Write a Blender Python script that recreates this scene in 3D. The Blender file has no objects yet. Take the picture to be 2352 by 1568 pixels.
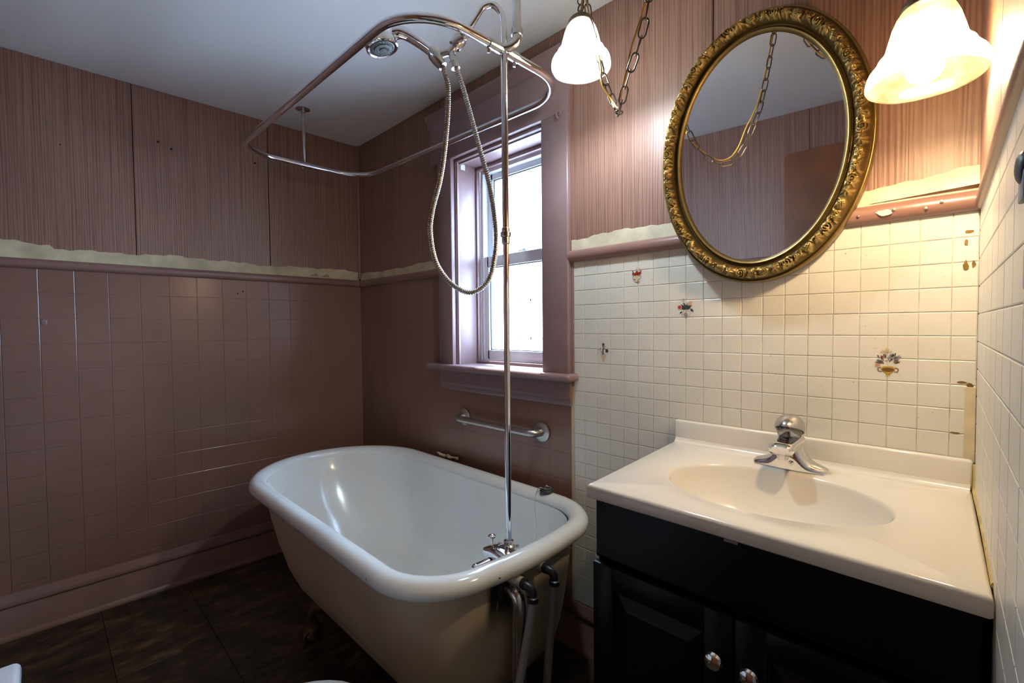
import bpy, bmesh, math, random
import numpy as np
from mathutils import Vector, Matrix

random.seed(7)
np.random.seed(7)
sc = bpy.context.scene
COL = sc.collection

# ------------------------------------------------------------------ camera
cam_d = bpy.data.cameras.new('camera')
cam = bpy.data.objects.new('camera', cam_d)
COL.objects.link(cam)
cam_d.sensor_width = 36.0
cam_d.lens = 1082.72 / 2352.0 * 36.0
cam_d.clip_start = 0.01
CR, CU, CH = Vector((.70909, .70506, -.00920)), Vector((-.01576, .02886, .99946)), Vector((-.70494, .70856, -.03158))
CP = Vector((2.6889, -1.3966, 1.2033))
cam.matrix_world = Matrix(((CR.x, CU.x, -CH.x, CP.x), (CR.y, CU.y, -CH.y, CP.y), (CR.z, CU.z, -CH.z, CP.z), (0, 0, 0, 1)))
sc.camera = cam

# ------------------------------------------------------------------ world, sun, exposure
LAMP_COOL = 590.0      # bulb radiance, left pendant
LAMP_WARM = 435.0      # bulb radiance, right pendant
SKY = 38.0
w = bpy.data.worlds.new('overcast_sky')
sc.world = w
w.use_nodes = True
bg = w.node_tree.nodes['Background']
bg.inputs[0].default_value = (.50, .71, 1.0, 1)
bg.inputs[1].default_value = SKY
sun_d = bpy.data.lights.new('sun', 'SUN')
sun_d.energy = 30.0
sun_d.angle = math.radians(2)
sun_d.color = (.92, .96, 1.0)
sun = bpy.data.objects.new('sun', sun_d)
COL.objects.link(sun)
sun.location = (0, 6, 12)
sun.rotation_euler = Vector((.16, -.30, -1)).to_track_quat('-Z', 'Y').to_euler()
por_d = bpy.data.lights.new('window_portal', 'AREA')
por_d.shape = 'RECTANGLE'
por_d.size, por_d.size_y = .56, 1.0
por_d.cycles.is_portal = True
por = bpy.data.objects.new('window_portal', por_d)
COL.objects.link(por)
por.location = (1.208, .235, 1.5)
por.rotation_euler = (math.radians(-90), 0, 0)
vs = sc.view_settings
vs.view_transform = 'Standard'
vs.look = 'None'
vs.exposure = 0.22
vs.gamma = 1.0
vs.use_curve_mapping = False
sc.cycles.use_denoising = True
sc.cycles.sample_clamp_indirect = 12.0
sc.cycles.max_bounces = 10
sc.cycles.diffuse_bounces = 5
sc.cycles.transparent_max_bounces = 12
sc.cycles.caustics_reflective = False
sc.cycles.caustics_refractive = False

# ------------------------------------------------------------------ materials
def nt(name):
    m = bpy.data.materials.new(name)
    m.use_nodes = True
    return m, m.node_tree, m.node_tree.nodes['Principled BSDF']

def nd(t, typ, **kw):
    n = t.nodes.new(typ)
    for k, v in kw.items():
        setattr(n, k, v)
    return n

def c4(c):
    return (c[0], c[1], c[2], 1)

def ramp(t, fac, stops):
    r = nd(t, 'ShaderNodeValToRGB')
    e = r.color_ramp.elements
    e[0].position, e[0].color = stops[0][0], c4(stops[0][1])
    e[1].position, e[1].color = stops[-1][0], c4(stops[-1][1])
    for p_, c in stops[1:-1]:
        x = e.new(p_)
        x.color = c4(c)
    t.links.new(fac, r.inputs[0])
    return r.outputs[0]

def pos(t, scale=(1, 1, 1)):
    g = nd(t, 'ShaderNodeNewGeometry')
    mp = nd(t, 'ShaderNodeMapping')
    mp.inputs['Scale'].default_value = scale
    t.links.new(g.outputs['Position'], mp.inputs[0])
    return mp.outputs[0]

def noise(t, vec, scale, detail=3, rough=.5, out=0):
    n = nd(t, 'ShaderNodeTexNoise')
    n.inputs['Scale'].default_value = scale
    n.inputs['Detail'].default_value = detail
    n.inputs['Roughness'].default_value = rough
    t.links.new(vec, n.inputs['Vector'])
    return n.outputs[out]

def mixc(t, fac, a, b, mode='MIX'):
    m = nd(t, 'ShaderNodeMix', data_type='RGBA', blend_type=mode)
    for s, v in ((0, fac), (6, a), (7, b)):
        if hasattr(v, 'links'):
            t.links.new(v, m.inputs[s])
        else:
            m.inputs[s].default_value = v if s == 0 else c4(v)
    return m.outputs[2]

def bump(t, b, h, strength=.3, dist=.002):
    n = nd(t, 'ShaderNodeBump')
    n.inputs['Strength'].default_value = strength
    n.inputs['Distance'].default_value = dist
    t.links.new(h, n.inputs['Height'])
    t.links.new(n.outputs[0], b.inputs['Normal'])

def M(name, col, rough=.5, metal=0.0, spec=.5, coat=0.0, var=None, bmp=None):
    m, t, b = nt(name)
    b.inputs['Base Color'].default_value = c4(col)
    b.inputs['Roughness'].default_value = rough
    b.inputs['Metallic'].default_value = metal
    b.inputs['Specular IOR Level'].default_value = spec
    b.inputs['Coat Weight'].default_value = coat
    if var:
        n = noise(t, pos(t), var[0], 4)
        a = var[1]
        t.links.new(ramp(t, n, [(.3, [max(0, x * (1 - a)) for x in col]), (.7, [min(1, x * (1 + a)) for x in col])]), b.inputs['Base Color'])
    if bmp:
        bump(t, b, noise(t, pos(t), bmp[0], 3), bmp[1], bmp[2])
    return m

def wallpaper(name, lo, hi, rough=.43):
    m, t, b = nt(name)
    g = nd(t, 'ShaderNodeNewGeometry')
    s = nd(t, 'ShaderNodeSeparateXYZ')
    t.links.new(g.outputs['Position'], s.inputs[0])
    a = nd(t, 'ShaderNodeMath', operation='ADD')
    t.links.new(s.outputs[0], a.inputs[0])
    t.links.new(s.outputs[1], a.inputs[1])
    def st(ku, kz, sc_, det):
        cb = nd(t, 'ShaderNodeCombineXYZ')
        m1 = nd(t, 'ShaderNodeMath', operation='MULTIPLY')
        m1.inputs[1].default_value = ku
        m2 = nd(t, 'ShaderNodeMath', operation='MULTIPLY')
        m2.inputs[1].default_value = kz
        t.links.new(a.outputs[0], m1.inputs[0])
        t.links.new(s.outputs[2], m2.inputs[0])
        t.links.new(m1.outputs[0], cb.inputs[0])
        t.links.new(m2.outputs[0], cb.inputs[1])
        return noise(t, cb.outputs[0], sc_, det)
    n1 = st(170, 1.2, 1.0, 2)
    n2 = st(420, 14, 1.0, 3)
    def op(o_, x, y, z=None):
        q = nd(t, 'ShaderNodeMath', operation=o_)
        for i_, v_ in enumerate((x, y, z)):
            if v_ is None: continue
            if hasattr(v_, 'links'): t.links.new(v_, q.inputs[i_])
            else: q.inputs[i_].default_value = v_
        return q.outputs[0]
    ph = op('MULTIPLY_ADD', st(45, 2.0, 1.0, 2), 15.0, op('MULTIPLY', a.outputs[0], 680.0))
    wv = op('MULTIPLY_ADD', op('SINE', ph, None), .12, n1)          # woven ribs about 9 mm apart
    mm = nd(t, 'ShaderNodeMath', operation='MULTIPLY_ADD')
    t.links.new(n2, mm.inputs[0])
    mm.inputs[1].default_value = .35
    t.links.new(wv, mm.inputs[2])
    base = ramp(t, mm.outputs[0], [(.42, lo), (.62, [(x + y) / 2 for x, y in zip(lo, hi)]), (.82, hi)])
    big = noise(t, pos(t), 2.5, 3)
    t.links.new(mixc(t, 1.0, base, ramp(t, big, [(.3, (.86, .86, .86)), (.7, (1, 1, 1))]), 'MULTIPLY'), b.inputs['Base Color'])
    b.inputs['Roughness'].default_value = rough
    bump(t, b, mm.outputs[0], .25, .002)
    return m

MAUVE = (.255, .138, .106)
m_paper = wallpaper('striped_mauve_wallpaper', (.205, .098, .071), (.36, .203, .155))
m_paint = M('mauve_gloss_paint', MAUVE, .22, var=(3, .08), bmp=(60, .06, .002))
m_paint_trim = M('mauve_trim_paint', (.27, .148, .122), .33, var=(6, .08), bmp=(90, .15, .002))
m_paint_window = M('mauve_window_paint', (.285, .185, .188), .34, var=(8, .07), bmp=(80, .15, .002))
m_seam = M('dark_wall_seam', (.045, .026, .024), .8)
m_ceiling = M('white_ceiling_paint', (.78, .78, .78), .9, var=(1.5, .03), bmp=(140, .15, .002))
m_shell = M('wall_shell', (.12, .09, .085), .8)

def cream_board():
    m, t, b = nt('cream_tileboard')
    p_ = pos(t)
    base = ramp(t, noise(t, p_, 5, 4), [(.3, (.71, .68, .605)), (.7, (.78, .75, .68))])
    speck = ramp(t, noise(t, p_, 130, 2, .6), [(.685, (1, 1, 1)), (.73, (.48, .36, .22))])
    spot = ramp(t, noise(t, p_, 9, 3), [(.5, (0, 0, 0)), (.66, (1, 1, 1))])
    c = mixc(t, spot, base, mixc(t, 1.0, base, speck, 'MULTIPLY'))
    t.links.new(c, b.inputs['Base Color'])
    b.inputs['Roughness'].default_value = .34
    bump(t, b, noise(t, p_, 45, 4), .12, .002)
    return m
m_cream = cream_board()
m_grout = M('cream_board_groove', (.60, .55, .46), .7, var=(40, .3))
m_plaster = M('torn_yellowed_plaster', (.60, .50, .32), .85, var=(14, .22), bmp=(35, .5, .004))
m_plaster_r = M('torn_cream_plaster', (.68, .60, .44), .8, var=(14, .18), bmp=(35, .5, .004))
m_caulk = M('yellowed_caulk', (.55, .42, .16), .4, var=(20, .3))
m_baretrim = M('bare_cream_edge', (.62, .53, .36), .6, var=(20, .15))
m_chip = M('chipped_paint_white', (.72, .66, .55), .7)
m_rust = M('rust_brown', (.22, .12, .03), .8, var=(60, .4))
m_dark = M('dark_hole', (.015, .012, .01), .9)
m_nail = M('dull_nail', (.30, .26, .22), .4, .8)

def floor_mat():
    m, t, b = nt('dark_slate_vinyl')
    g = nd(t, 'ShaderNodeNewGeometry')
    mp = nd(t, 'ShaderNodeMapping')
    mp.inputs['Scale'].default_value = (2.2, 1, 1)
    mp.inputs['Rotation'].default_value = (0, 0, .5)
    t.links.new(g.outputs['Position'], mp.inputs[0])
    n1 = noise(t, mp.outputs[0], 7, 6, .65)
    n2 = noise(t, mp.outputs[0], 26, 4, .6)
    c1 = ramp(t, n1, [(.36, (.020, .013, .009)), (.5, (.060, .040, .022)), (.62, (.14, .092, .045)), (.75, (.26, .19, .10))])
    c2 = ramp(t, n2, [(.4, (.6, .6, .6)), (.7, (1.3, 1.25, 1.15))])
    oi = nd(t, 'ShaderNodeObjectInfo')
    c3 = ramp(t, oi.outputs['Random'], [(0, (.7, .7, .7)), (1, (1.15, 1.1, 1.05))])
    t.links.new(mixc(t, 1.0, mixc(t, 1.0, c1, c2, 'MULTIPLY'), c3, 'MULTIPLY'), b.inputs['Base Color'])
    b.inputs['Roughness'].default_value = .5
    bump(t, b, n1, .3, .004)
    return m
m_floor = floor_mat()
m_joint = M('floor_joint', (.012, .009, .007), .8)

m_enamel = M('white_bath_enamel', (.76, .78, .76), .16, coat=.3, var=(6, .025))
def tub_out():
    m, t, b = nt('cream_bath_outside')
    p_ = pos(t)
    base = ramp(t, noise(t, p_, 6, 4), [(.3, (.58, .47, .34)), (.7, (.65, .54, .40))])
    # rust and tar weeping from the overflow fitting, a stain with a shape of its own
    g = nd(t, 'ShaderNodeNewGeometry')
    s = nd(t, 'ShaderNodeSeparateXYZ')
    t.links.new(g.outputs['Position'], s.inputs[0])
    def gate(sock, lo, hi):
        mr = nd(t, 'ShaderNodeMapRange', interpolation_type='SMOOTHSTEP')
        mr.inputs['From Min'].default_value = lo
        mr.inputs['From Max'].default_value = hi
        t.links.new(sock, mr.inputs['Value'])
        return mr.outputs[0]
    def mul(a, b_):
        q = nd(t, 'ShaderNodeMath', operation='MULTIPLY')
        t.links.new(a, q.inputs[0])
        t.links.new(b_, q.inputs[1])
        return q.outputs[0]
    band = mul(gate(s.outputs[1], -.600, -.575), gate(s.outputs[1], -.470, -.505))
    band = mul(mul(band, gate(s.outputs[0], 1.70, 1.72)), gate(s.outputs[2], .36, .47))
    streak = noise(t, pos(t, (1, 60, 9)), 1.0, 4, .7)
    f = mul(band, ramp(t, streak, [(.30, (0, 0, 0)), (.44, (1, 1, 1))]))
    t.links.new(mixc(t, f, base, (.012, .010, .008)), b.inputs['Base Color'])
    b.inputs['Roughness'].default_value = .38
    return m
m_tub_out = tub_out()
m_chrome = M('polished_chrome', (.80, .80, .82), .07, 1.0)
m_chrome_worn = M('worn_chrome', (.62, .60, .58), .20, 1.0, var=(30, .15))
m_steel = M('brushed_steel', (.58, .57, .54), .32, 1.0, bmp=(300, .1, .001))
m_hose_metal = M('hose_metal', (.62, .60, .56), .24, 1.0)
m_face = M('shower_face_grey', (.10, .115, .12), .35)
m_nozzle = M('shower_nozzle', (.32, .34, .35), .4)
m_sink = M('cream_cultured_marble', (.81, .77, .695), .17, coat=.25, var=(4, .02))
m_black = M('black_cabinet_lacquer', (.004, .004, .0045), .34, spec=.22, bmp=(40, .05, .002))
m_black_in = M('black_cabinet_shadow', (.004, .004, .004), .6)
m_vinyl = M('white_window_vinyl', (.74, .76, .79), .35)
m_gasket = M('dark_gasket', (.03, .035, .04), .6)
m_bronze = M('dark_bronze', (.16, .12, .085), .38, .85, var=(50, .3))
m_cord = M('amber_cord', (.62, .36, .05), .22, coat=.5)
m_white_plastic = M('white_plastic', (.72, .70, .64), .4)
m_black_plastic = M('black_plastic', (.02, .02, .02), .35)
m_grey_hose = M('grey_hose', (.33, .33, .34), .5, var=(80, .1))
m_wood = M('brown_door_wood', (.20, .062, .020), .4, var=(7, .25))
m_porcelain = M('toilet_porcelain', (.62, .64, .66), .12, coat=.3)
m_rubber = M('dark_rubber', (.03, .028, .026), .5)
m_red = M('red_dot', (.65, .03, .02), .3)
m_foot = M('brown_iron_foot', (.13, .075, .035), .5, .3, var=(40, .3))
m_outlet_blue = M('outlet_grey', (.24, .27, .33), .45)
m_mirror = M('mirror_silver', (.86, .86, .86), .015, 1.0)

def gold():
    m, t, b = nt('antique_gold')
    at = nd(t, 'ShaderNodeAttribute', attribute_name='patina')
    n = noise(t, pos(t), 60, 3)
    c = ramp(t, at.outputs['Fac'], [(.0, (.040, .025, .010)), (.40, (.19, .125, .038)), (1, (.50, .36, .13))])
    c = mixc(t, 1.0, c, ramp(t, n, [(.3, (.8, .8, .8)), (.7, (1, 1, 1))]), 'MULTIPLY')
    t.links.new(c, b.inputs['Base Color'])
    b.inputs['Metallic'].default_value = .75
    b.inputs['Roughness'].default_value = .36
    return m
m_gold = gold()

def emis(name, col, s):
    m, t, b = nt(name)
    b.inputs['Base Color'].default_value = c4(col)
    b.inputs['Emission Color'].default_value = c4(col)
    b.inputs['Emission Strength'].default_value = s
    return m

def alabaster():
    m = bpy.data.materials.new('alabaster_lamp_glass')
    m.use_nodes = True
    t = m.node_tree
    t.nodes.clear()
    o = nd(t, 'ShaderNodeOutputMaterial')
    n = noise(t, pos(t), 22, 4, .6)
    col = ramp(t, n, [(.35, (.15, .132, .085)), (.62, (.27, .255, .20))])
    tr = nd(t, 'ShaderNodeBsdfTranslucent')
    df = nd(t, 'ShaderNodeBsdfDiffuse')
    tp = nd(t, 'ShaderNodeBsdfTransparent')
    gl = nd(t, 'ShaderNodeBsdfGlossy')
    gl.inputs['Roughness'].default_value = .15
    t.links.new(col, tr.inputs[0])
    t.links.new(col, df.inputs[0])
    tp.inputs[0].default_value = (.95, .93, .88, 1)
    def mx(f, a, b):
        x = nd(t, 'ShaderNodeMixShader')
        x.inputs[0].default_value = f
        t.links.new(a, x.inputs[1])
        t.links.new(b, x.inputs[2])
        return x.outputs[0]
    s = mx(.20, tr.outputs[0], df.outputs[0])
    s = mx(.20, s, tp.outputs[0])
    s = mx(.04, s, gl.outputs[0])
    t.links.new(s, o.inputs[0])
    return m
m_shade = alabaster()

def glass_pane(name, tint, refl=.07):
    m = bpy.data.materials.new(name)
    m.use_nodes = True
    t = m.node_tree
    t.nodes.clear()
    o = nd(t, 'ShaderNodeOutputMaterial')
    tp = nd(t, 'ShaderNodeBsdfTransparent')
    tp.inputs[0].default_value = c4(tint)
    gl = nd(t, 'ShaderNodeBsdfGlossy')
    gl.inputs['Roughness'].default_value = .02
    lw = nd(t, 'ShaderNodeLayerWeight')
    lw.inputs[0].default_value = .25
    mu = nd(t, 'ShaderNodeMath', operation='MULTIPLY_ADD')
    t.links.new(lw.outputs[0], mu.inputs[0])
    mu.inputs[1].default_value = .5
    mu.inputs[2].default_value = refl * .4
    x = nd(t, 'ShaderNodeMixShader')
    t.links.new(mu.outputs[0], x.inputs[0])
    t.links.new(tp.outputs[0], x.inputs[1])
    t.links.new(gl.outputs[0], x.inputs[2])
    t.links.new(x.outputs[0], o.inputs[0])
    return m
m_pane = glass_pane('window_glass', (.95, .97, .98))
m_acrylic = glass_pane('clear_acrylic', (.86, .85, .82), .5)

# ------------------------------------------------------------------ geometry helpers
class G:
    def __init__(s):
        s.v, s.f, s.mi, s.att = [], [], [], None
    def add(s, vs_, fs_, mi=0):
        b = len(s.v)
        s.v += [tuple(map(float, x)) for x in vs_]
        s.f += [tuple(i + b for i in f) for f in fs_]
        s.mi += [mi] * len(fs_)
        return s
    def box(s, x0, y0, z0, x1, y1, z1, bev=0.0, seg=2, mi=0, M_=None):
        x0, x1 = sorted((x0, x1)); y0, y1 = sorted((y0, y1)); z0, z1 = sorted((z0, z1))
        bm = bmesh.new()
        bmesh.ops.create_cube(bm, size=1.0)
        for v in bm.verts:
            v.co = Vector(((x0 + x1) / 2 + v.co.x * (x1 - x0), (y0 + y1) / 2 + v.co.y * (y1 - y0), (z0 + z1) / 2 + v.co.z * (z1 - z0)))
        if bev > 0:
            bmesh.ops.bevel(bm, geom=bm.edges[:], offset=min(bev, .49 * min(x1 - x0, y1 - y0, z1 - z0)), segments=seg, profile=.5, affect='EDGES')
        bm.verts.index_update()
        vv = [(M_ @ v.co) if M_ else v.co.copy() for v in bm.verts]
        s.add(vv, [[v.index for v in f.verts] for f in bm.faces], mi)
        bm.free()
        return s
    def tube(s, path, r, n=12, closed=False, cap=True, mi=0, flat=None):
        P = [Vector(p_) for p_ in path]
        m = len(P)
        R_ = r if hasattr(r, '__len__') else [r] * m
        T = []
        for i in range(m):
            if closed:
                d = P[(i + 1) % m] - P[i - 1]
            else:
                d = P[min(i + 1, m - 1)] - P[max(i - 1, 0)]
            T.append(d.normalized() if d.length > 1e-9 else (T[-1] if T else Vector((0, 0, 1))))
        a = Vector((0, 0, 1)) if abs(T[0].z) < .9 else Vector((1, 0, 0))
        nrm = (a - T[0] * a.dot(T[0])).normalized()
        vv = []
        for i in range(m):
            if i:
                nrm = (nrm - T[i] * nrm.dot(T[i]))
                nrm = nrm.normalized() if nrm.length > 1e-6 else (a - T[i] * a.dot(T[i])).normalized()
            bn = T[i].cross(nrm)
            for k in range(n):
                q = 2 * math.pi * k / n
                vv.append(P[i] + (nrm * math.cos(q) + bn * math.sin(q)) * R_[i])
        ff = []
        for i in range(m if closed else m - 1):
            j = (i + 1) % m
            for k in range(n):
                l = (k + 1) % n
                ff.append((i * n + k, i * n + l, j * n + l, j * n + k))
        if cap and not closed:
            ff.append(tuple(range(n - 1, -1, -1)))
            ff.append(tuple((m - 1) * n + k for k in range(n)))
        return s.add(vv, ff, mi)
    def lathe(s, prof, org=(0, 0, 0), axis=(0, 0, 1), n=40, mi=0, scl=(1, 1)):
        q = Vector((0, 0, 1)).rotation_difference(Vector(axis).normalized()).to_matrix()
        o = Vector(org)
        vv, ff = [], []
        for (r, z) in prof:
            for k in range(n):
                a = 2 * math.pi * k / n
                vv.append(o + q @ Vector((max(r, 1e-5) * math.cos(a) * scl[0], max(r, 1e-5) * math.sin(a) * scl[1], z)))
        for i in range(len(prof) - 1):
            for k in range(n):
                l = (k + 1) % n
                ff.append((i * n + k, i * n + l, (i + 1) * n + l, (i + 1) * n + k))
        return s.add(vv, ff, mi)
    def prism(s, poly, fn, a, b, mi=0):
        # poly: 2D outline, fn(u, v, w) -> 3D
        n = len(poly)
        vv = [fn(u, v, a) for u, v in poly] + [fn(u, v, b) for u, v in poly]
        ff = [(k, (k + 1) % n, n + (k + 1) % n, n + k) for k in range(n)]
        ff += [tuple(range(n - 1, -1, -1)), tuple(range(n, 2 * n))]
        return s.add(vv, ff, mi)
    def grid(s, rows, closed=False, mi=0, cap=False):
        m, n = len(rows), len(rows[0])
        ff = [tuple((m - 1) * n + k for k in range(n))] if cap else []
        for i in range(m - 1):
            for k in range(n if closed else n - 1):
                l = (k + 1) % n
                ff.append((i * n + k, i * n + l, (i + 1) * n + l, (i + 1) * n + k))
        return s.add([x for r in rows for x in r], ff, mi)
    def ball(s, c, r, n=16, m=10, mi=0, scl=(1, 1, 1)):
        vv, ff = [], []
        for i in range(m + 1):
            th = math.pi * i / m
            for k in range(n):
                a = 2 * math.pi * k / n
                vv.append((c[0] + r * scl[0] * max(math.sin(th), 1e-4) * math.cos(a), c[1] + r * scl[1] * max(math.sin(th), 1e-4) * math.sin(a), c[2] - r * scl[2] * math.cos(th)))
        for i in range(m):
            for k in range(n):
                l = (k + 1) % n
                ff.append((i * n + k, i * n + l, (i + 1) * n + l, (i + 1) * n + k))
        return s.add(vv, ff, mi)

ORI = {}
def mesh_of(name, g, off=Vector((0, 0, 0)), mats=(), smooth=40):
    me = bpy.data.meshes.new(name)
    me.from_pydata([(v[0] - off.x, v[1] - off.y, v[2] - off.z) for v in g.v], [], g.f)
    for m_ in (mats if isinstance(mats, (list, tuple)) else [mats]):
        me.materials.append(m_)
    me.polygons.foreach_set('material_index', g.mi)
    bm = bmesh.new()
    bm.from_mesh(me)
    bmesh.ops.recalc_face_normals(bm, faces=bm.faces[:])
    bm.to_mesh(me)
    bm.free()
    if g.att is not None:
        a = me.attributes.new('patina', 'FLOAT', 'POINT')
        a.data.foreach_set('value', g.att)
    if smooth:
        me.polygons.foreach_set('use_smooth', [True] * len(me.polygons))
        me.set_sharp_from_angle(angle=math.radians(smooth))
    me.update()
    return me

def tag(o, label=None, cat=None, group=None, kind=None):
    if label: o['label'] = label
    if cat: o['category'] = cat
    if group: o['group'] = group
    if kind: o['kind'] = kind
    return o

def obj(name, g, mats, parent=None, smooth=40, label=None):
    if parent is not None:
        off = ORI[parent.name]
    else:
        V = np.array(g.v)
        off = Vector(((V[:, 0].min() + V[:, 0].max()) / 2, (V[:, 1].min() + V[:, 1].max()) / 2, V[:, 2].min()))
    o = bpy.data.objects.new(name, mesh_of(name, g, off, mats, smooth))
    COL.objects.link(o)
    if parent is None:
        o.location = off
    else:
        o.parent = parent
    ORI[o.name] = off.copy()
    if label: o['label'] = label
    return o

def thing(name, label, cat, loc, rot=(0, 0, 0), group=None, local=False):
    o = bpy.data.objects.new(name, None)
    COL.objects.link(o)
    o.empty_display_size = .05
    o.location = loc
    o.rotation_euler = rot
    ORI[o.name] = Vector((0, 0, 0)) if local else Vector(loc)
    return tag(o, label, cat, group)

def structure(name, g, mat, label, cat='wall', smooth=40):
    return tag(obj(name, g, mat, None, smooth), label, cat, None, 'structure')

def spline(pts, n=12, closed=False):
    P = [Vector(p_) for p_ in pts]
    m = len(P)
    out = []
    for i in range(m if closed else m - 1):
        p0 = P[i - 1] if (i > 0 or closed) else P[0] * 2 - P[1]
        p1, p2 = P[i], P[(i + 1) % m]
        p3 = P[(i + 2) % m] if (i + 2 < m or closed) else P[-1] * 2 - P[-2]
        for k in range(n):
            t = k / n
            out.append(.5 * ((2 * p1) + (p2 - p0) * t + (2 * p0 - 5 * p1 + 4 * p2 - p3) * t * t + (3 * p1 - p0 - 3 * p2 + p3) * t ** 3))
    if not closed:
        out.append(P[-1])
    return out

def resample(path, step, closed=False):
    P = [Vector(p_) for p_ in path]
    if closed:
        P = P + [P[0]]
    L = [0]
    for a, b in zip(P[:-1], P[1:]):
        L.append(L[-1] + (b - a).length)
    n = max(2, int(round(L[-1] / step)))
    out, j = [], 0
    for i in range(n if closed else n + 1):
        d = L[-1] * i / n
        while j < len(L) - 2 and L[j + 1] < d:
            j += 1
        f = (d - L[j]) / max(1e-9, L[j + 1] - L[j])
        out.append(P[j].lerp(P[j + 1], min(1, f)))
    return out

TILES = {}
def tile(parent, axis, a0, a1, z0, z1, face, out, depth, gap, mat, jit=0.0, local=None):
    """axis 'x': plate in the xz plane facing out along y; axis 'y': in yz facing along x. Shared by size."""
    wd, ht = round(a1 - a0 - gap, 4), round(z1 - z0 - gap, 4)
    if wd < .004 or ht < .004:
        return
    key = (axis, wd, ht, out, mat.name)
    if key not in TILES:
        c = min(.0014, wd * .2, ht * .2)
        def P(u, v, w_):
            return (u, w_ * out, v) if axis == 'x' else (w_ * out, u, v)
        hw, hh = wd / 2, ht / 2
        vv = [P(-hw, -hh, 0), P(hw, -hh, 0), P(hw, hh, 0), P(-hw, hh, 0)]
        vv += [P(x, y, depth * .45) for x, y in ((-hw, -hh), (hw, -hh), (hw, hh), (-hw, hh))]
        vv += [P(x, y, depth) for x, y in ((-hw + c, -hh + c), (hw - c, -hh + c), (hw - c, hh - c), (-hw + c, hh - c))]
        ff = [(0, 1, 5, 4), (1, 2, 6, 5), (2, 3, 7, 6), (3, 0, 4, 7), (4, 5, 9, 8), (5, 6, 10, 9), (6, 7, 11, 10), (7, 4, 8, 11), (8, 9, 10, 11)]
        g = G().add(vv, ff)
        TILES[key] = mesh_of('tile', g, mats=mat, smooth=0)
    o = bpy.data.objects.new('tile', TILES[key])
    COL.objects.link(o)
    o.parent = parent
    off = ORI[parent.name]
    ac, zc = (a0 + a1) / 2, (z0 + z1) / 2
    w_ = face + out * random.uniform(0, jit)
    loc = Vector((ac, w_, zc)) if axis == 'x' else Vector((w_, ac, zc))
    o.location = loc - off

H = 2.295
XR = 2.686
TH = math.atan(.044)

# ================================================================== SETTING
# ---- floor
g = G().box(-.1, -2.3, -.08, 3.0, .22, -.004)
floor = structure('floor', g, m_joint, 'dark brown slate-look vinyl tile floor', 'floor', 0)
fm = {}
for i in range(10):
    for k in range(9):
        x0, y0 = i * .305 - .02, -.02 - k * .305
        x1, y1 = min(x0 + .305, 2.95), y0 - .305
        x0c = max(x0, .001); y0c = min(y0, -.001) if k else -.001
        wd, dp = round(x1 - x0c - .0016, 4), round(y0c - y1 - .0016, 4)
        if wd < .02: continue
        if (wd, dp) not in fm:
            fm[(wd, dp)] = mesh_of('floor_tile', G().box(-wd / 2, -dp / 2, -.004, wd / 2, dp / 2, 0, .0008, 1), mats=m_floor, smooth=0)
        o = bpy.data.objects.new('floor_tile', fm[(wd, dp)])
        COL.objects.link(o)
        o.parent = floor
        o.location = Vector(((x0c + x1) / 2, (y0c + y1) / 2, 0)) - ORI['floor']

# ---- ceiling
structure('ceiling', G().box(-.1, -2.3, H, 3.0, .22, H + .08), m_ceiling, 'plain white painted ceiling', 'ceiling', 0)

def wavy_strip(fn, a0, a1, zb, ztop, amp, depth, seed, n=90):
    """torn band: level bottom, ragged top, 1 to 2 mm proud."""
    rs = np.random.RandomState(seed)
    k1 = rs.uniform(0, 6.28, 6)
    g = G()
    top, bot = [], []
    for i in range(n + 1):
        s_ = a0 + (a1 - a0) * i / n
        z = ztop(s_) if callable(ztop) else ztop
        z += amp * (.5 * math.sin(s_ * 9 + k1[0]) + .35 * math.sin(s_ * 23 + k1[1]) + .25 * math.sin(s_ * 61 + k1[2]) + .18 * math.sin(s_ * 140 + k1[3]))
        top.append((s_, z)); bot.append((s_, zb))
    rows = [[fn(s_, z, 0) for s_, z in top], [fn(s_, z - .0008, depth) for s_, z in top],
            [fn(s_, z * .5 + zb * .5, depth * (1 + .25 * math.sin(s_ * 31))) for s_, z in top], [fn(s_, z, depth) for s_, z in bot], [fn(s_, z, 0) for s_, z in bot]]
    return g.grid(rows)

# ---- left wall
wl = structure('wall_left', G().box(-.1, -1.75, 0, 0, .2, H), m_seam, 'mauve left wall with striped wallpaper above and painted tile board below', 'wall', 0)
for a, b in ((-1.75, -1.0765), (-1.0735, -.5145), (-.5115, -.016)):
    obj('wallpaper_panel', G().box(0, a, 1.47, .004, b, H, .0012, 1), m_paper, wl, 0)
obj('lower_board', G().box(0, -1.75, .10, .003, 0, 1.47), m_paint, wl, 0)
zr = [1.462, 1.358] + [1.358 - .1055 * k for k in range(1, 12)] + [.10]
yc = [-1.75] + [-1.3909 + .108 * k for k in range(-3, 13)] + [-.001]
for a, b in zip(yc[:-1], yc[1:]):
    for z1, z0 in zip(zr[:-1], zr[1:]):
        tile(wl, 'y', a, b, z0, z1, .003, 1, .0012, .0012, m_paint, .0002)
def ztl(s_):
    return 1.543 + (.012 if s_ < -1.35 else 0)
obj('plaster_strip', wavy_strip(lambda s_, z, d: (.004 + d, s_, z), -1.75, -.012, 1.482, ztl, .009, .0022, 3, 140), m_plaster, wl, 50)
for (y, z, r) in ((-1.345, 2.039, .008), (-.984, 2.063, .005), (-.934, 2.043, .005), (-.577, 2.063, .005), (-1.31, 1.965, .003), (-1.12, 1.90, .004)):
    g = G().lathe([(r, 0), (r * .9, .0012), (r * .5, .002), (0, .002)], (.004, y, z), (1, 0, 0), 12)
    o = obj('filled_nail_hole', g, m_dark if r in (.005, .003) else m_nail, wl)
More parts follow.
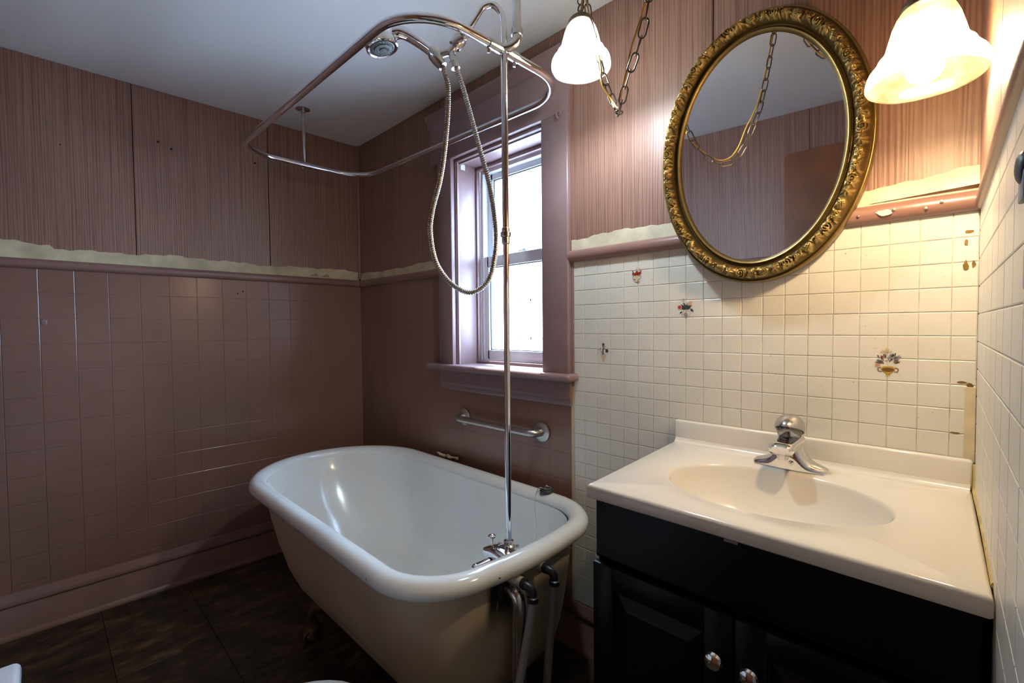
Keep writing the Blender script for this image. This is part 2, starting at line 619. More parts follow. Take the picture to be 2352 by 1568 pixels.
for (y, z) in ((-.674, 1.384), (-.650, 1.395)):
    obj('nail_hole', G().lathe([(.004, 0), (.004, .0008), (0, .0008)], (.0047, y, z), (1, 0, 0), 10), m_dark, wl)
obj('paint_blob', G().ball((.005, -1.378, 1.238), .010, 12, 8, scl=(.2, 1, 1.1)), m_paint_window, wl)
g = G()
for i in range(2):
    g.add([(.0075, -.315 + .065 * i, 1.497), (.0075, -.262 + .065 * i, 1.499), (.0075, -.270 + .065 * i, 1.517), (.0075, -.295 + .065 * i, 1.506)], [(0, 1, 2, 3)])
obj('paper_scrap', g, m_nail, wl, 0)

# profiles along a wall: (out, z)
RAIL = [(0, 0), (.012, .001), (.020, .006), (.024, .014), (.024, .024), (.019, .033), (.010, .038), (0, .040)]
def base_prof(s=1.0):
    return [(.001, 0), (.030 * s, 0), (.029 * s, .010), (.021 * s, .018), (.018 * s, .022), (.018, .112), (.014, .118), (.014, .124), (.021, .130), (.022, .140), (.016, .150), (.013, .162), (.009, .172), (.001, .174)]
def run_y(prof, x0, dirx, z0, a, b):
    return G().prism(prof, lambda u, v, w_: (x0 + dirx * u, w_, z0 + v), a, b)
def run_x(prof, y0, z0, a, b):
    return G().prism(prof, lambda u, v, w_: (w_, y0 - u, z0 + v), a, b)
tag(obj('trim_1', run_y(RAIL, .003, 1, 1.452, -1.75, -.002), m_paint_trim), 'mauve painted chair rail along the left wall', 'chair rail', None, 'structure')
tag(obj('baseboard_left', run_y(base_prof(), .0048, 1, .0, -1.75, -.002), m_paint_trim), 'mauve moulded baseboard along the left wall', 'baseboard', None, 'structure')
tag(obj('trim_2', G().tube([(.009, -.009, 1.50), (.009, -.009, H - .002)], .0105, 10), m_paint_trim), 'slim vertical corner bead in the far corner beneath the ceiling', 'corner trim', None, 'structure')

# ---- window wall
OX0, OX1, OZ0, OZ1 = .93, 1.486, 1.02, 1.985
g = G().box(-.1, 0, 0, OX0, .2, H).box(OX1, 0, 0, 2.75, .2, H).box(OX0, 0, 0, OX1, .2, OZ0).box(OX0, 0, OZ1, OX1, .2, H)
wb = structure('wall_back', g, m_seam, 'window wall, mauve at the left and cream tile board at the right', 'wall', 0)
for a, b, z0 in ((.016, .42, 1.47), (.4225, .83, 1.47), (1.600, 2.1285, 1.45), (2.1315, 2.684, 1.45)):
    obj('wallpaper_panel', G().box(a, -.004, z0, b, 0, H, .0012, 1), m_paper, wb, 0)
obj('wallpaper_panel', G().box(.8325, -.004, 2.18, 1.5975, 0, H, .0012, 1), m_paper, wb, 0)
obj('lower_board', G().box(0, -.003, .10, .83, 0, 1.47).box(.83, -.003, .10, 1.612, 0, .98), m_paint, wb, 0)
zr2 = [1.458] + [1.358 - .1055 * k for k in range(0, 12)] + [.10]
xc = [.001] + [.10 + .108 * k for k in range(0, 14)] + [1.611]
for a, b in zip(xc[:-1], xc[1:]):
    for z1, z0 in zip(zr2[:-1], zr2[1:]):
        if a > .84 and z1 > 1.0: continue
        if a > .80 and z0 > .93: continue
        tile(wb, 'x', a, min(b, 1.611), z0, z1, -.003, -1, .0005, .0009, m_paint)
obj('cream_board', G().box(1.6255, -.002, .165, 2.684, 0, 1.455), m_grout, wb, 0)
zc = [1.445] + [1.4364 - .0525 * k for k in range(1, 25)]
xw = [1.6255] + [1.6732 + .0539 * k for k in range(0, 19)] + [2.6835]
for a, b in zip(xw[:-1], xw[1:]):
    for z1, z0 in zip(zc[:-1], zc[1:]):
        if a > 2.10 and z1 < .90: continue
        tile(wb, 'x', a, b, z0, z1, -.002, -1, .0016, .0013, m_cream, .0002)
obj('corner_filler', G().box(2.666, -.0052, .905, 2.6838, -.002, 1.066, .0008, 1), m_baretrim, wb, 0)
obj('bare_edge_strip', G().box(1.612, -.005, .174, 1.6250, 0, .98, .001, 1), m_baretrim, wb, 0)
obj('painted_edge_strip', G().box(1.612, -.006, .98, 1.6250, 0, 1.437, .001, 1), m_paint_window, wb, 0)
def ztr(s_):
    if s_ > 2.4: return 1.522 + (s_ - 2.5) * .06
    return 1.512 + .014 * min(1, (s_ - 1.625) / .12)
obj('plaster_strip', wavy_strip(lambda s_, z, d: (s_, -.004 - d, z), .014, .83, 1.484, 1.529, .006, .002, 5, 70), m_plaster, wb, 50)
obj('plaster_strip', wavy_strip(lambda s_, z, d: (s_, -.004 - d, z), 1.618, 2.683, 1.470, ztr, .007, .002, 9, 120), m_plaster_r, wb, 50)
# peeling lower edge of the torn paper at the right and the dark gap under it
rows = []
for i in range(25):
    x = 2.50 + .183 * i / 24
    lift = .0015 + .010 * (i / 24) ** 1.5
    rows.append([(x, -.006, 1.512), (x, -.007 - lift * .5, 1.498), (x, -.007 - lift, 1.4835 + .006 * i / 24)])
obj('peeling_paper', G().grid(rows), m_plaster_r, wb, 60)
for (x, z, a, b) in ((2.668, 1.395, .010, .006), (2.664, 1.372, .004, .016), (2.664, 1.322, .005, .024), (2.676, 1.325, .004, .016), (2.662, 1.075, .008, .006), (2.675, 1.068, .007, .012), (2.652, .965, .009, .004)):
    g = G()
    n = 9
    pl = [(x + a * math.cos(6.283 * k / n) * random.uniform(.6, 1.1), -.0043, z + b * .6 * math.sin(6.283 * k / n) * random.uniform(.6, 1.1)) for k in range(n)]
    g.add(pl + [(q[0], -.0038, q[2]) for q in pl], [tuple(range(n))] + [(k, (k + 1) % n, n + (k + 1) % n, n + k) for k in range(n)])
    obj('rust_chip', g, m_rust, wb, 0)
tag(obj('trim_3', run_x(RAIL, .003, 1.452, .002, .82), m_paint_trim), 'mauve chair rail between the far corner and the window', 'chair rail', None, 'structure')
r3 = [(u * 1.12, v * 1.12) for u, v in RAIL]
rr_ = tag(obj('trim_4', run_x(r3, .002, 1.4365, 1.612, 2.683), m_paint_trim), 'mauve chair rail above the cream tiles behind the mirror', 'chair rail', None, 'structure')
for (x, z, r) in ((2.545, 1.459, .0035), (2.600, 1.452, .003), (2.625, 1.462, .0035), (2.480, 1.455, .003)):
    obj('nail_head', G().lathe([(r, 0), (r, .001), (0, .0015)], (x, -.0265, z), (0, -1, 0), 10), m_nail, rr_)
pl = [(2.528 + .016 * math.cos(6.283 * k / 11) * random.uniform(.7, 1.1), 1.455 + .008 * math.sin(6.283 * k / 11) * random.uniform(.7, 1.1)) for k in range(11)]
obj('chipped_paint', G().prism(pl, lambda u, v, w_: (u, w_, v), -.0255, -.0275), m_chip, rr_, 0)
tag(obj('baseboard_back', run_x(base_prof(), .0045, 0, .03, 2.09), m_paint_trim), 'mauve moulded baseboard under the window', 'baseboard', None, 'structure')

# ---- window
W1 = tag(thing('window_1', 'double hung window in a wide mauve frame above the bathtub', 'window', (1.208, 0, 1.0)), None, None, None, 'structure')
YB = -.024
# casing boards
obj('casing_board', G().box(.825, YB, 1.025, .93, 0, 2.0, .004), m_paint_window, W1)
obj('casing_board', G().box(OX1, YB, 1.025, 1.615, 0, 2.0, .006, 3), m_paint_window, W1)
obj('head_casing', G().box(.775, YB - .002, 1.985, 1.617, 0, 2.165, .004), m_paint_window, W1)
capp = [(0, 0), (.022, 0), (.026, .010), (.030, .020), (.040, .034), (.046, .044), (.046, .054), (0, .060)]
obj('head_cap', run_x(capp, 0, 2.165, .758, 1.625), m_paint_window, W1)
obj('sill_board', G().box(.76, -.062, 1.0, 1.646, .01, 1.028, .012, 4), m_paint_window, W1)
app = [(0, 0), (.012, 0), (.016, .010), (.014, .022), (.022, .034), (.020, .050), (.018, .094), (0, .094)]
obj('apron', run_x(app, 0, .906, .825, 1.617), m_paint_window, W1)
# jambs, stops, inner sill
obj('jamb', G().box(OX0 - .012, 0, 1.02, OX0 + .006, .155, 2.0, .002).box(OX0 + .005, .004, 1.02, OX0 + .012, .016, 1.98, .002, 1), m_paint_window, W1)
obj('jamb', G().box(OX1 - .006, 0, 1.02, OX1 + .012, .155, 2.0, .002), m_paint_window, W1)
obj('head_jamb', G().box(OX0, 0, 1.972, OX1, .155, 1.99, .002).box(OX0 + .006, .020, 1.966, OX1 - .006, .034, 1.973), m_paint_window, W1)
obj('inner_sill', G().box(OX0, 0, 1.01, OX1, .15, 1.027, .002).box(OX0 + .006, .118, 1.027, OX1 - .006, .145, 1.040, .003), m_paint_window, W1)
obj('window_stop', G().box(OX0 + .006, .122, 1.027, OX0 + .016, .146, 1.972, .003).box(OX1 - .016, .122, 1.027, OX1 - .006, .146, 1.972, .003).box(OX0 + .006, .122, 1.955, OX1 - .006, .146, 1.972, .003), m_paint_window, W1)
obj('shade_bracket', G().box(.9362, .030, 1.945, .9385, .058, 1.972, .001, 1), m_white_plastic, W1, 0)
# vinyl frame
def ring_frame(x0, x1, z0, z1, y0, y1, t, bev=.003, tb=None, tt=None):
    tb = tb or t; tt = tt or t
    return G().box(x0, y0, z0, x0 + t, y1, z1, bev).box(x1 - t, y0, z0, x1, y1, z1, bev).box(x0 + t * .6, y0, z0, x1 - t * .6, y1, z0 + tb, bev).box(x0 + t * .6, y0, z1 - tt, x1 - t * .6, y1, z1, bev)
fx0, fx1, fz0, fz1 = .946, 1.470, 1.030, 1.958
obj('vinyl_frame', ring_frame(fx0, fx1, fz0, fz1, .146, .20, .018, .003), m_vinyl, W1)
zm0, zm1 = 1.487, 1.542
def sash(name, y0, y1, z0, z1, tb, tt, t):
    s_ = obj(name, ring_frame(fx0 + .014, fx1 - .014, z0, z1, y0, y1, t, .003, tb, tt), m_vinyl, W1)
    x0, x1 = fx0 + .014 + t, fx1 - .014 - t
    obj('gasket', ring_frame(x0 - .001, x1 + .001, z0 + tb - .001, z1 - tt + .001, (y0 + y1) / 2 - .004, (y0 + y1) / 2 + .004, .005, 0), m_gasket, s_, 0)
    obj('pane', G().box(x0, (y0 + y1) / 2 - .001, z0 + tb, x1, (y0 + y1) / 2 + .001, z1 - tt), m_pane, s_, 0)
sash('lower_sash', .150, .176, 1.036, zm1, .055, .052, .036)
sash('upper_sash', .178, .199, zm0, fz1 - .008, .048, .036, .040)
obj('sash_lock', G().box(1.18, .160, zm1 - .001, 1.235, .175, zm1 + .012, .004).tube([(1.207, .166, zm1 + .010), (1.232, .158, zm1 + .016)], .004, 8), m_vinyl, W1)
hk = tag(obj('curtain_hook', G().tube(spline([(1.583, -.022, 1.985), (1.583, -.040, 1.984), (1.584, -.048, 1.976), (1.584, -.046, 1.965), (1.584, -.038, 1.961)], 5), .0035, 8).lathe([(.011, 0), (.011, .003), (.005, .006), (0, .006)], (1.583, -.0245, 1.985), (0, -1, 0), 14), m_paint_window), 'small painted curtain hook on the upper right of the window frame', 'hook')

# ---- right wall (a little out of square, as in the room)
wr = tag(thing('wall_right', 'cream tile board wall beside the vanity with a chair rail', 'wall', (XR, 0, 0), (0, 0, TH), None, True), None, None, None, 'structure')
obj('board_core', G().box(0, -2.0, 0, .12, .2, H), m_grout, wr, 0)
for a, b in ((-2.0, -.4815), (-.4785, -.001)):
    obj('wallpaper_panel', G().box(-.004, a, 1.46, 0, b, H, .0012, 1), m_paper, wr, 0)
obj('seam_strip', G().box(-.001, -.4815, 1.47, 0, -.4785, H), m_seam, wr, 0)  # thin dark strip in the joint between the two panels
zq = [1.445] + [1.395 - .058 * k for k in range(0, 22)]
yq = [-.001] + [-.060 - .0975 * k for k in range(0, 13)]
for b, a in zip(yq[:-1], yq[1:]):
    for z1, z0 in zip(zq[:-1], zq[1:]):
        if a > -.50 and z1 < .80: continue
        tile(wr, 'y', a, b, z0, z1, 0, -1, .0016, .0014, m_cream, .0002)
obj('chair_rail', G().prism([(u * .45, v * .72) for u, v in RAIL], lambda u, v, w_: (-u, w_, 1.437 + v), -2.0, -.001), m_paint_trim, wr)
ol = thing('wall_outlet', 'white outlet plate on the tile wall at the far right edge of the picture', 'outlet', (XR + .0359, -.815, 1.212), (0, 0, TH), None, True)
obj('cover_plate', G().box(-.0075, -.060, 0, -.0021, .012, .115, .002), m_white_plastic, ol)
for z in (.018, .066):
    s_ = obj('socket', G().box(-.0095, -.042, z, -.0070, -.006, z + .034, .002), m_outlet_blue, ol)
nl = thing('night_light', 'small dark plug-in night light on the outlet plate', 'night light', (XR + .0359, -.815, 1.316), (0, 0, TH), None, True)
obj('lens', G().ball((-.0125, -.024, .010), .017, 16, 10, scl=(.28, 1, .75)), m_rubber, nl)
obj('plug_body', G().box(-.0135, -.040, -.016, -.0098, -.008, .006, .001), m_outlet_blue, nl)

# ---- wall behind the camera, with the door seen in the mirror
by = lambda x: -1.56 - .139 * x
ang = -math.atan(.139)
wf = tag(thing('wall_front', 'mauve striped wall reflected in the mirror', 'wall', (0, -1.56, 0), (0, 0, ang), None, True), None, None, None, 'structure')
obj('board_core', G().box(-.1, -.12, 0, 3.0, 0, H), m_seam, wf, 0)
for a, b in ((-.05, .62), (.6225, 1.28), (1.2825, 2.0), (2.0025, 2.80)):
    obj('wallpaper_panel', G().box(a, 0, 1.47, b, .004, H, .0012, 1), m_paper, wf, 0)
obj('lower_board', G().box(-.05, 0, 0, 2.80, .004, 1.455), m_paint, wf, 0)
obj('chair_rail', G().prism(RAIL, lambda u, v, w_: (w_, .004 + u, 1.45 + v), -.02, 1.84), m_paint_trim, wf)
dr = tag(thing('door_1', 'brown wooden slab door seen in the oval mirror', 'door', (0, -1.56, 0), (0, 0, ang), None, True), None, None, None, 'structure')
def rrect(x0, x1, z0, z1, r, n=6):
    out = []
    for cx, cz, a in ((x1 - r, z1 - r, 0), (x0 + r, z1 - r, 90), (x0 + r, z0 + r, 180), (x1 - r, z0 + r, 270)):
        for k in range(n + 1):
            q = math.radians(a + 90 * k / n)
            out.append((cx + r * math.cos(q), cz + r * math.sin(q)))
    return out
obj('door_leaf', G().prism(rrect(1.88, 2.66, .01, 2.06, .03), lambda u, v, w_: (u, w_, v), .006, .044), m_wood, dr)
obj('door_knob', G().lathe([(.012, 0), (.012, .03), (.026, .04), (.028, .055), (.018, .068), (0, .070)], (2.58, .044, .95), (0, 1, 0), 20).lathe([(.032, 0), (.032, .004), (0, .005)], (2.58, .044, .95), (0, 1, 0), 20), m_chrome_worn, dr)

# ================================================================== BATHTUB
CY = -.447
def section(xl, xr, hw, rc, z, nl=40, nc=12, ns=10):
    pts = []
    cx = xl + hw
    for k in range(nl + 1):                      # left half circle, front side round to back side
        a = math.radians(-90 - 180 * k / nl)
        pts.append((cx + hw * math.cos(a), CY + hw * math.sin(a), z))
    for k in range(1, ns):
        f = k / ns
        pts.append((cx + (xr - rc - cx) * f, CY + hw, z))
    for k in range(nc + 1):
        a = math.radians(90 - 90 * k / nc)
        pts.append((xr - rc + rc * math.cos(a), CY + hw - rc + rc * math.sin(a), z))
    for k in range(1, ns):
        f = k / ns
        y = CY + (hw - rc) * (1 - 2 * f)
        pts.append((xr + .012 * (1 - (2 * f - 1) ** 2), y, z))
    for k in range(nc + 1):
        a = math.radians(-90 * k / nc)
        pts.append((xr - rc + rc * math.cos(a), CY - hw + rc + rc * math.sin(a), z))
    for k in range(1, ns):
        f = k / ns
        pts.append((xr - rc + (cx - xr + rc) * f, CY - hw, z))
    return pts
tub = thing('bathtub', 'white clawfoot bathtub with rolled rim standing under the window', 'bathtub', (1.09, CY, 0))
rim_c = section(.362, 1.803, .352, .185, .568)
g = G()
rows = []
def rim_section(off, dz):
    return section(.362 - off, 1.803 + off, .352 + off, max(.05, .185 + off), .568 + dz)
prof = []
for k in range(0, 15):
    a = math.radians(200 - 265 * k / 14)
    prof.append((.033 * math.cos(a) + .0, .028 * math.sin(a)))
rows = [rim_section(o_, d_) for o_, d_ in prof]
g.grid(rows, closed=True)
obj('rim', g, m_enamel, tub, 60)
inner = [(.0325, -.010, 0), ]
sect = [(.394, 1.772, .3200, .165, .562), (.398, 1.768, .316, .162, .545), (.425, 1.760, .306, .16, .48), (.475, 1.752, .293, .158, .40), (.535, 1.742, .280, .156, .32), (.60, 1.730, .265, .152, .25), (.66, 1.712, .243, .145, .205), (.73, 1.675, .205, .13, .178), (.82, 1.60, .150, .10, .166), (.95, 1.48, .08, .06, .162), (1.08, 1.36, .03, .02, .161), (1.18, 1.26, .004, .003, .161)]
g = G().grid([section(*s_) for s_ in sect], closed=True, cap=True)
obj('basin', g, m_enamel, tub, 70)
sect = [(.385, 1.790, .332, .175, .548), (.398, 1.787, .326, .172, .52), (.43, 1.782, .318, .17, .44), (.485, 1.776, .305, .168, .35), (.55, 1.768, .290, .165, .27), (.61, 1.755, .268, .155, .21), (.67, 1.725, .235, .14, .172), (.75, 1.67, .19, .12, .150), (.87, 1.57, .12, .09, .140), (1.02, 1.42, .04, .03, .137)]
g = G().grid([section(*s_) for s_ in sect], closed=True)
g.add(section(*sect[-1]), [tuple(range(len(section(*sect[-1]))))])
obj('outer_shell', g, m_tub_out, tub, 70)
for (x, y, dx, dy) in ((.90, CY - .185, -.4, -1), (.90, CY + .185, -.4, 1), (1.60, CY - .21, .6, -1), (1.60, CY + .21, .6, 1)):
    d = Vector((dx, dy, 0)).normalized()
    b_ = Vector((x, y, 0))
    path = spline([b_ + Vector((0, 0, .128)), b_ + d * .040 + Vector((0, 0, .125)), b_ + d * .060 + Vector((0, 0, .095)), b_ + d * .045 + Vector((0, 0, .055)), b_ + d * .058 + Vector((0, 0, .024))], 5)
    g = G().tube(path, [.034 - .017 * abs(math.sin(i / 20 * 3.0)) for i in range(len(path))], 12)
    fo = obj('claw_foot', g, m_foot, tub)
    g = G().ball(tuple(b_ + d * .062 + Vector((0, 0, .022))), .024, 14, 10, scl=(1, 1, .9))
    side = Vector((-d.y, d.x, 0))
    for s_ in (-1, 0, 1):
        q0 = b_ + d * .058 + side * .014 * s_ + Vector((0, 0, .042))
        g.tube(spline([q0, q0 + d * .022 + side * .006 * s_ - Vector((0, 0, .006)), q0 + d * .026 + side * .008 * s_ - Vector((0, 0, .036))], 4), .006, 8)
    obj('ball_and_talons', g, m_foot, fo)
for (x, y, z, r) in ((1.585, -.796, .592, .0045), (1.62, -.800, .587, .005), (1.01, -.806, .586, .004), (1.60, -.83, .570, .003), (1.845, -.60, .575, .0028), (1.838, -.52, .575, .0028)):
    obj('enamel_chip', G().ball((x, y, z), r, 8, 6, scl=(1, 1, .5)), m_dark, tub)

# caulk crumbs against the wall behind the rim
g = G()
rs = np.random.RandomState(4)
path = [(.80 + .16 * i / 11, -.030 + rs.uniform(-.004, .004), .585 + rs.uniform(-.003, .005)) for i in range(12)]
g.tube(path, [.004 + rs.uniform(0, .006) for _ in path], 8)
tag(obj('caulk_bead', g, m_baretrim), 'crumbling pale caulk bead behind the back rim of the bathtub', 'caulk')

# tub faucet on the drain end, riser, ring
RX, RY = 1.716, -.44
bf = thing('bath_faucet', 'small chrome bath faucet inside the drain end of the bathtub', 'faucet', (1.735, -.465, .50))
g = G()
rows = []
for i in range(13):
    f = i / 12
    x = 1.765 - .105 * f
    hw = .034 - .006 * f if 0 < i < 12 else .024
    zt = .560 + .012 * math.sin(f * 2.4) - .012 * f * f
    zb_ = .515 + .004 * f
    rows.append([(x, -.472 + hw * math.copysign(abs(math.cos(a)) ** .6, math.cos(a)), (zt + zb_) / 2 + (zt - zb_) / 2 * math.copysign(abs(math.sin(a)) ** .6, math.sin(a))) for a in [2 * math.pi * k / 24 for k in range(24)]])
g.grid(rows, closed=True)
g.add(rows[-1], [tuple(range(24))]); g.add(rows[0], [tuple(range(24))])
body = obj('body', g, m_chrome, bf, 60)
obj('diverter_knob', G().tube([(1.682, -.475, .560), (1.682, -.475, .585)], .0035, 10).lathe([(.004, 0), (.011, .004), (.012, .008), (.008, .012), (0, .013)], (1.682, -.475, .583), (0, 0, 1), 18), m_chrome, bf)
obj('lever', G().tube([(1.700, -.503, .528), (1.688, -.545, .522)], [.014, .013], 16).ball((1.688, -.545, .522), .0135, 14, 10), m_chrome, bf)
g = G().lathe([(.018, 0), (.018, .018), (.0145, .022), (.0145, .032), (.010, .034)], (RX, RY, .545), (0, 0, 1), 24).box(RX - .012, RY - .012, .530, RX + .030, RY + .012, .552, .005)
g.tube([(RX - .016, RY - .012, .562), (RX - .026, RY - .020, .566)], .006, 10).tube([(RX + .016, RY + .012, .560), (RX + .024, RY + .018, .562)], .005, 10)
obj('riser_union', g, m_chrome_worn, bf)

def SZ(s_, z, o=0.0):   # in the plane of the shower arm
    return Vector((RX - .7092 * s_ - .705 * o, RY - .7050 * s_ + .7092 * o, z))
sr = thing('shower_riser', 'tall chrome shower riser pipe with gooseneck standing on the bath faucet', 'pipe', (RX, RY, .57))
obj('lower_pipe', G().tube([(RX, RY, .572), (RX, RY, 1.47)], .0088, 20), m_chrome, sr)
obj('upper_pipe', G().tube([(RX, RY, 1.46), (RX, RY, 2.0)], .0098, 20), m_chrome, sr)
obj('coupling', G().lathe([(.0098, 0), (.012, .002), (.012, .020), (.0155, .022), (.0155, .034), (.012, .036), (.012, .046), (.0098, .048)], (RX, RY, 1.44), (0, 0, 1), 24), m_chrome_worn, sr)
gn = spline([SZ(0, 1.99), SZ(.001, 2.05), SZ(.006, 2.088), SZ(.030, 2.114), SZ(.058, 2.108), SZ(.075, 2.086), SZ(.096, 2.054), SZ(.108, 2.042)], 8)
obj('gooseneck', G().tube(gn, .0092, 18), m_chrome, sr)

def P2(x, y, z): return Vector((x, y, z))
zr_ = lambda x: 1.988 + .027 * (RX - x) / 1.4
cr = thing('shower_curtain_ring', 'chrome oval shower curtain ring hung over the bathtub from the ceiling', 'curtain rod', (1.0, -.43, 1.98))
rx0, rx1, ry0, ry1, rc = .292, 1.712, -.742, -.122, .165
pts = []
for cx, cy, a0 in ((rx1 - rc, ry1 - rc, 0), (rx0 + rc, ry1 - rc, 90), (rx0 + rc, ry0 + rc, 180), (rx1 - rc, ry0 + rc, 270)):
    for k in range(13):
        a = math.radians(a0 + 90 * k / 12)
        x, y = cx + rc * math.cos(a), cy + rc * math.sin(a)
        pts.append((x, y, zr_(x)))
obj('ring_tube', G().tube(resample(pts, .02, True), .0125, 18, closed=True), m_chrome, cr)
fx, fy = .278, -.435
g = G().tube([(fx + .012, fy, zr_(rx0)), (fx, fy, H - .004)], .0078, 14)
sp = obj('ceiling_rod', g, m_chrome_worn, cr)
obj('ceiling_flange', G().lathe([(.034, 0), (.034, -.003), (.024, -.008), (.012, -.011), (.010, -.02)], (fx, fy, H), (0, 0, 1), 28), m_chrome_worn, sp)
obj('rod_clamp', G().tube([(rx0, fy - .030, zr_(rx0)), (rx0, fy + .030, zr_(rx0))], .0150, 18).tube([(rx0, fy - .012, zr_(rx0) - .012), (rx0, fy - .012, zr_(rx0) - .020)], .004, 8), m_chrome_worn, cr)
for s_ in (-1, 1):
    yy = RY + s_ * .035
    obj('ring_clamp', G().tube([(rx1, yy - .022, zr_(rx1)), (rx1, yy + .022, zr_(rx1))], .0152, 18).tube([(rx1 - .004, yy + s_ * .016, zr_(rx1) - .012), (rx1 - .006, yy + s_ * .016, zr_(rx1) - .024)], .0045, 8), m_chrome_worn, cr)
g = G().tube(spline([P2(RX, RY, 1.992), P2(RX + .012, RY + .012, 1.996), SZ(-.032, 2.008), SZ(-.037, 2.026), SZ(-.037, 2.04)], 6), .0135, 16).tube([SZ(-.037, 2.028), SZ(-.037, 2.046)], .0165, 16)
sp2 = obj('support_elbow', g, m_chrome_worn, cr)
obj('support_pipe', G().tube([SZ(-.037, 2.03), SZ(-.037, H - .004)], .0125, 16), m_chrome_worn, cr)
obj('support_flange', G().lathe([(.034, 0), (.034, -.003), (.024, -.008), (.014, -.011)], tuple(SZ(-.037, H)), (0, 0, 1), 24), m_chrome_worn, sp2)

# hand shower
hs = thing('hand_shower', 'chrome hand shower head with its looping metal hose', 'shower head', tuple(SZ(.17, 1.30)))
a_, b_ = SZ(.104, 2.046), SZ(.158, 1.978)
ax = (b_ - a_).normalized()
L = (b_ - a_).length
g = G().lathe([(.010, 0), (.0145, .002), (.0155, .010), (.0155, .024), (.012, .028), (.012, .030)], tuple(a_), tuple(ax), 8)
g.lathe([(.012, .026), (.019, .030), (.020, .036), (.020, .052), (.018, .060), (.011, .063), (.011, .085), (0, .087)], tuple(a_), tuple(ax), 24)
mt = obj('swivel_mount', g, m_chrome_worn, hs)
g = G().tube([b_ + ax * -.010, SZ(.183, 1.977)], .0105, 14).tube([SZ(.150, 1.985), SZ(.138, 1.938)], [.010, .0125], 16).lathe([(.0105, 0), (.0125, .003), (.0125, .016), (.0095, .018)], tuple(SZ(.147, 1.972)), tuple((SZ(.138, 1.938) - SZ(.150, 1.985)).normalized()), 12)
obj('hose_outlet', g, m_chrome_worn, mt)
g = G().tube([SZ(.203, 1.992), SZ(.197, 1.975), SZ(.186, 1.958), SZ(.174, 1.944)], [.0165, .0195, .0165, .0135], 20)
obj('cradle', g, m_chrome_worn, hs)
hp = spline([SZ(.195, 1.975), SZ(.215, 1.993), SZ(.240, 2.012), SZ(.268, 2.030), SZ(.292, 2.040), SZ(.314, 2.038)], 6)
obj('handle', G().tube(hp, [.0135 + .0045 * (i / (len(hp) - 1)) for i in range(len(hp))], 20), m_chrome, hs)
fc = SZ(.341, 1.986, -.016)
fn_ = (SZ(.317, 1.90, .002) - SZ(.341, 1.993, 0)).normalized()
hd = obj('head', G().lathe([(0, -.050), (.014, -.049), (.027, -.043), (.038, -.031), (.0445, -.016), (.046, -.006), (.0445, .000), (.041, .002), (.036, .001), (.036, -.004), (0, -.004)], tuple(fc), tuple(fn_), 40), m_chrome, hs)
face = obj('spray_face', G().lathe([(.0358, -.003), (.034, .001), (.024, .002), (.024, .0045), (.020, .005), (.010, .004), (.010, .0065), (0, .007)], tuple(fc), tuple(fn_), 36), m_face, hd)
q = Vector((0, 0, 1)).rotation_difference(fn_).to_matrix()
g = G()
for rr2, n in ((.029, 22), (.016, 12), (.007, 6)):
    for k in range(n):
        a = 6.2832 * k / n
        g.lathe([(.0013, 0), (.0010, .0035), (0, .0036)], tuple(fc + q @ Vector((rr2 * math.cos(a), rr2 * math.sin(a), .002))), tuple(fn_), 6)
obj('nozzle_rings', g, m_nozzle, face)['kind'] = 'stuff'
hz = [(.174, 1.945), (.161, 1.885), (.166, 1.776), (.185, 1.639), (.211, 1.54), (.218, 1.473), (.202, 1.39), (.158, 1.328), (.102, 1.303), (.052, 1.338), (.031, 1.416), (.030, 1.499), (.046, 1.61), (.070, 1.704), (.096, 1.803), (.118, 1.885), (.137, 1.942)]
hpth = resample(spline([SZ(s_, z, .004) for s_, z in hz], 16), .0016)
obj('metal_hose', G().tube(hpth, [(.0074, .0074, .0070, .0050)[i % 4] for i in range(len(hpth))], 12), m_hose_metal, hs, 25)

# plumbing outside the drain end
dp = thing('overflow_drain_pipe', 'tarnished overflow drain pipe running down the outside of the tub end', 'pipe', (1.83, -.52, 0))
pth = spline([(1.79, -.522, .500), (1.812, -.522, .500), (1.832, -.522, .488), (1.838, -.523, .462), (1.838, -.524, .42)], 6)
obj('pipe_elbow', G().tube(pth, .020, 18), m_chrome_worn, dp)
obj('vertical_pipe', G().tube([(1.838, -.524, .45), (1.838, -.526, .0)], .0185, 18), m_chrome_worn, dp)
obj('overflow_plate', G().lathe([(.034, 0), (.034, .004), (.022, .008)], (1.789, -.522, .500), (1, 0, 0), 22), m_rubber, dp)
def supply(label, y, z, bottom):
    t_ = thing('supply_hose', label, 'hose', (1.85, y, 0), group='supply hoses at the tub end')
    obj('plastic_nipple', G().tube([(1.786, y, z), (1.842, y, z - .002)], .0135, 18).tube([(1.838, y, z - .002), (1.845, y, z - .002)], .0145, 18), m_white_plastic, t_)
    pth = spline([(1.838, y, z - .002), (1.858, y, z - .004), (1.872, y + .004, z - .012), (1.876, y + .004, z - .032)], 6)
    obj('elbow', G().tube(pth, .0115, 16).lathe([(.0115, 0), (.015, -.002), (.015, -.014), (.0115, -.016)], (1.876, y + .004, z - .026), (0, 0, 1), 18).lathe([(.0115, 0), (.0150, .002), (.0150, .010), (.0115, .012)], (1.842, y, z - .002), (1, 0, 0), 18), m_black_plastic, t_)
    pth = spline([(1.876, y + .004, z - .034)] + bottom, 8)
    obj('hose', G().tube(pth, .0112, 16), m_grey_hose, t_)
supply('grey supply hose nearest the camera hanging at the tub end', -.515, .530, [(1.873, -.525, .42), (1.862, -.560, .25), (1.855, -.575, .10), (1.855, -.578, .002)])
supply('grey supply hose nearest the window wall at the tub end', -.428, .540, [(1.870, -.428, .42), (1.862, -.440, .25), (1.858, -.446, .10), (1.857, -.446, .002)])

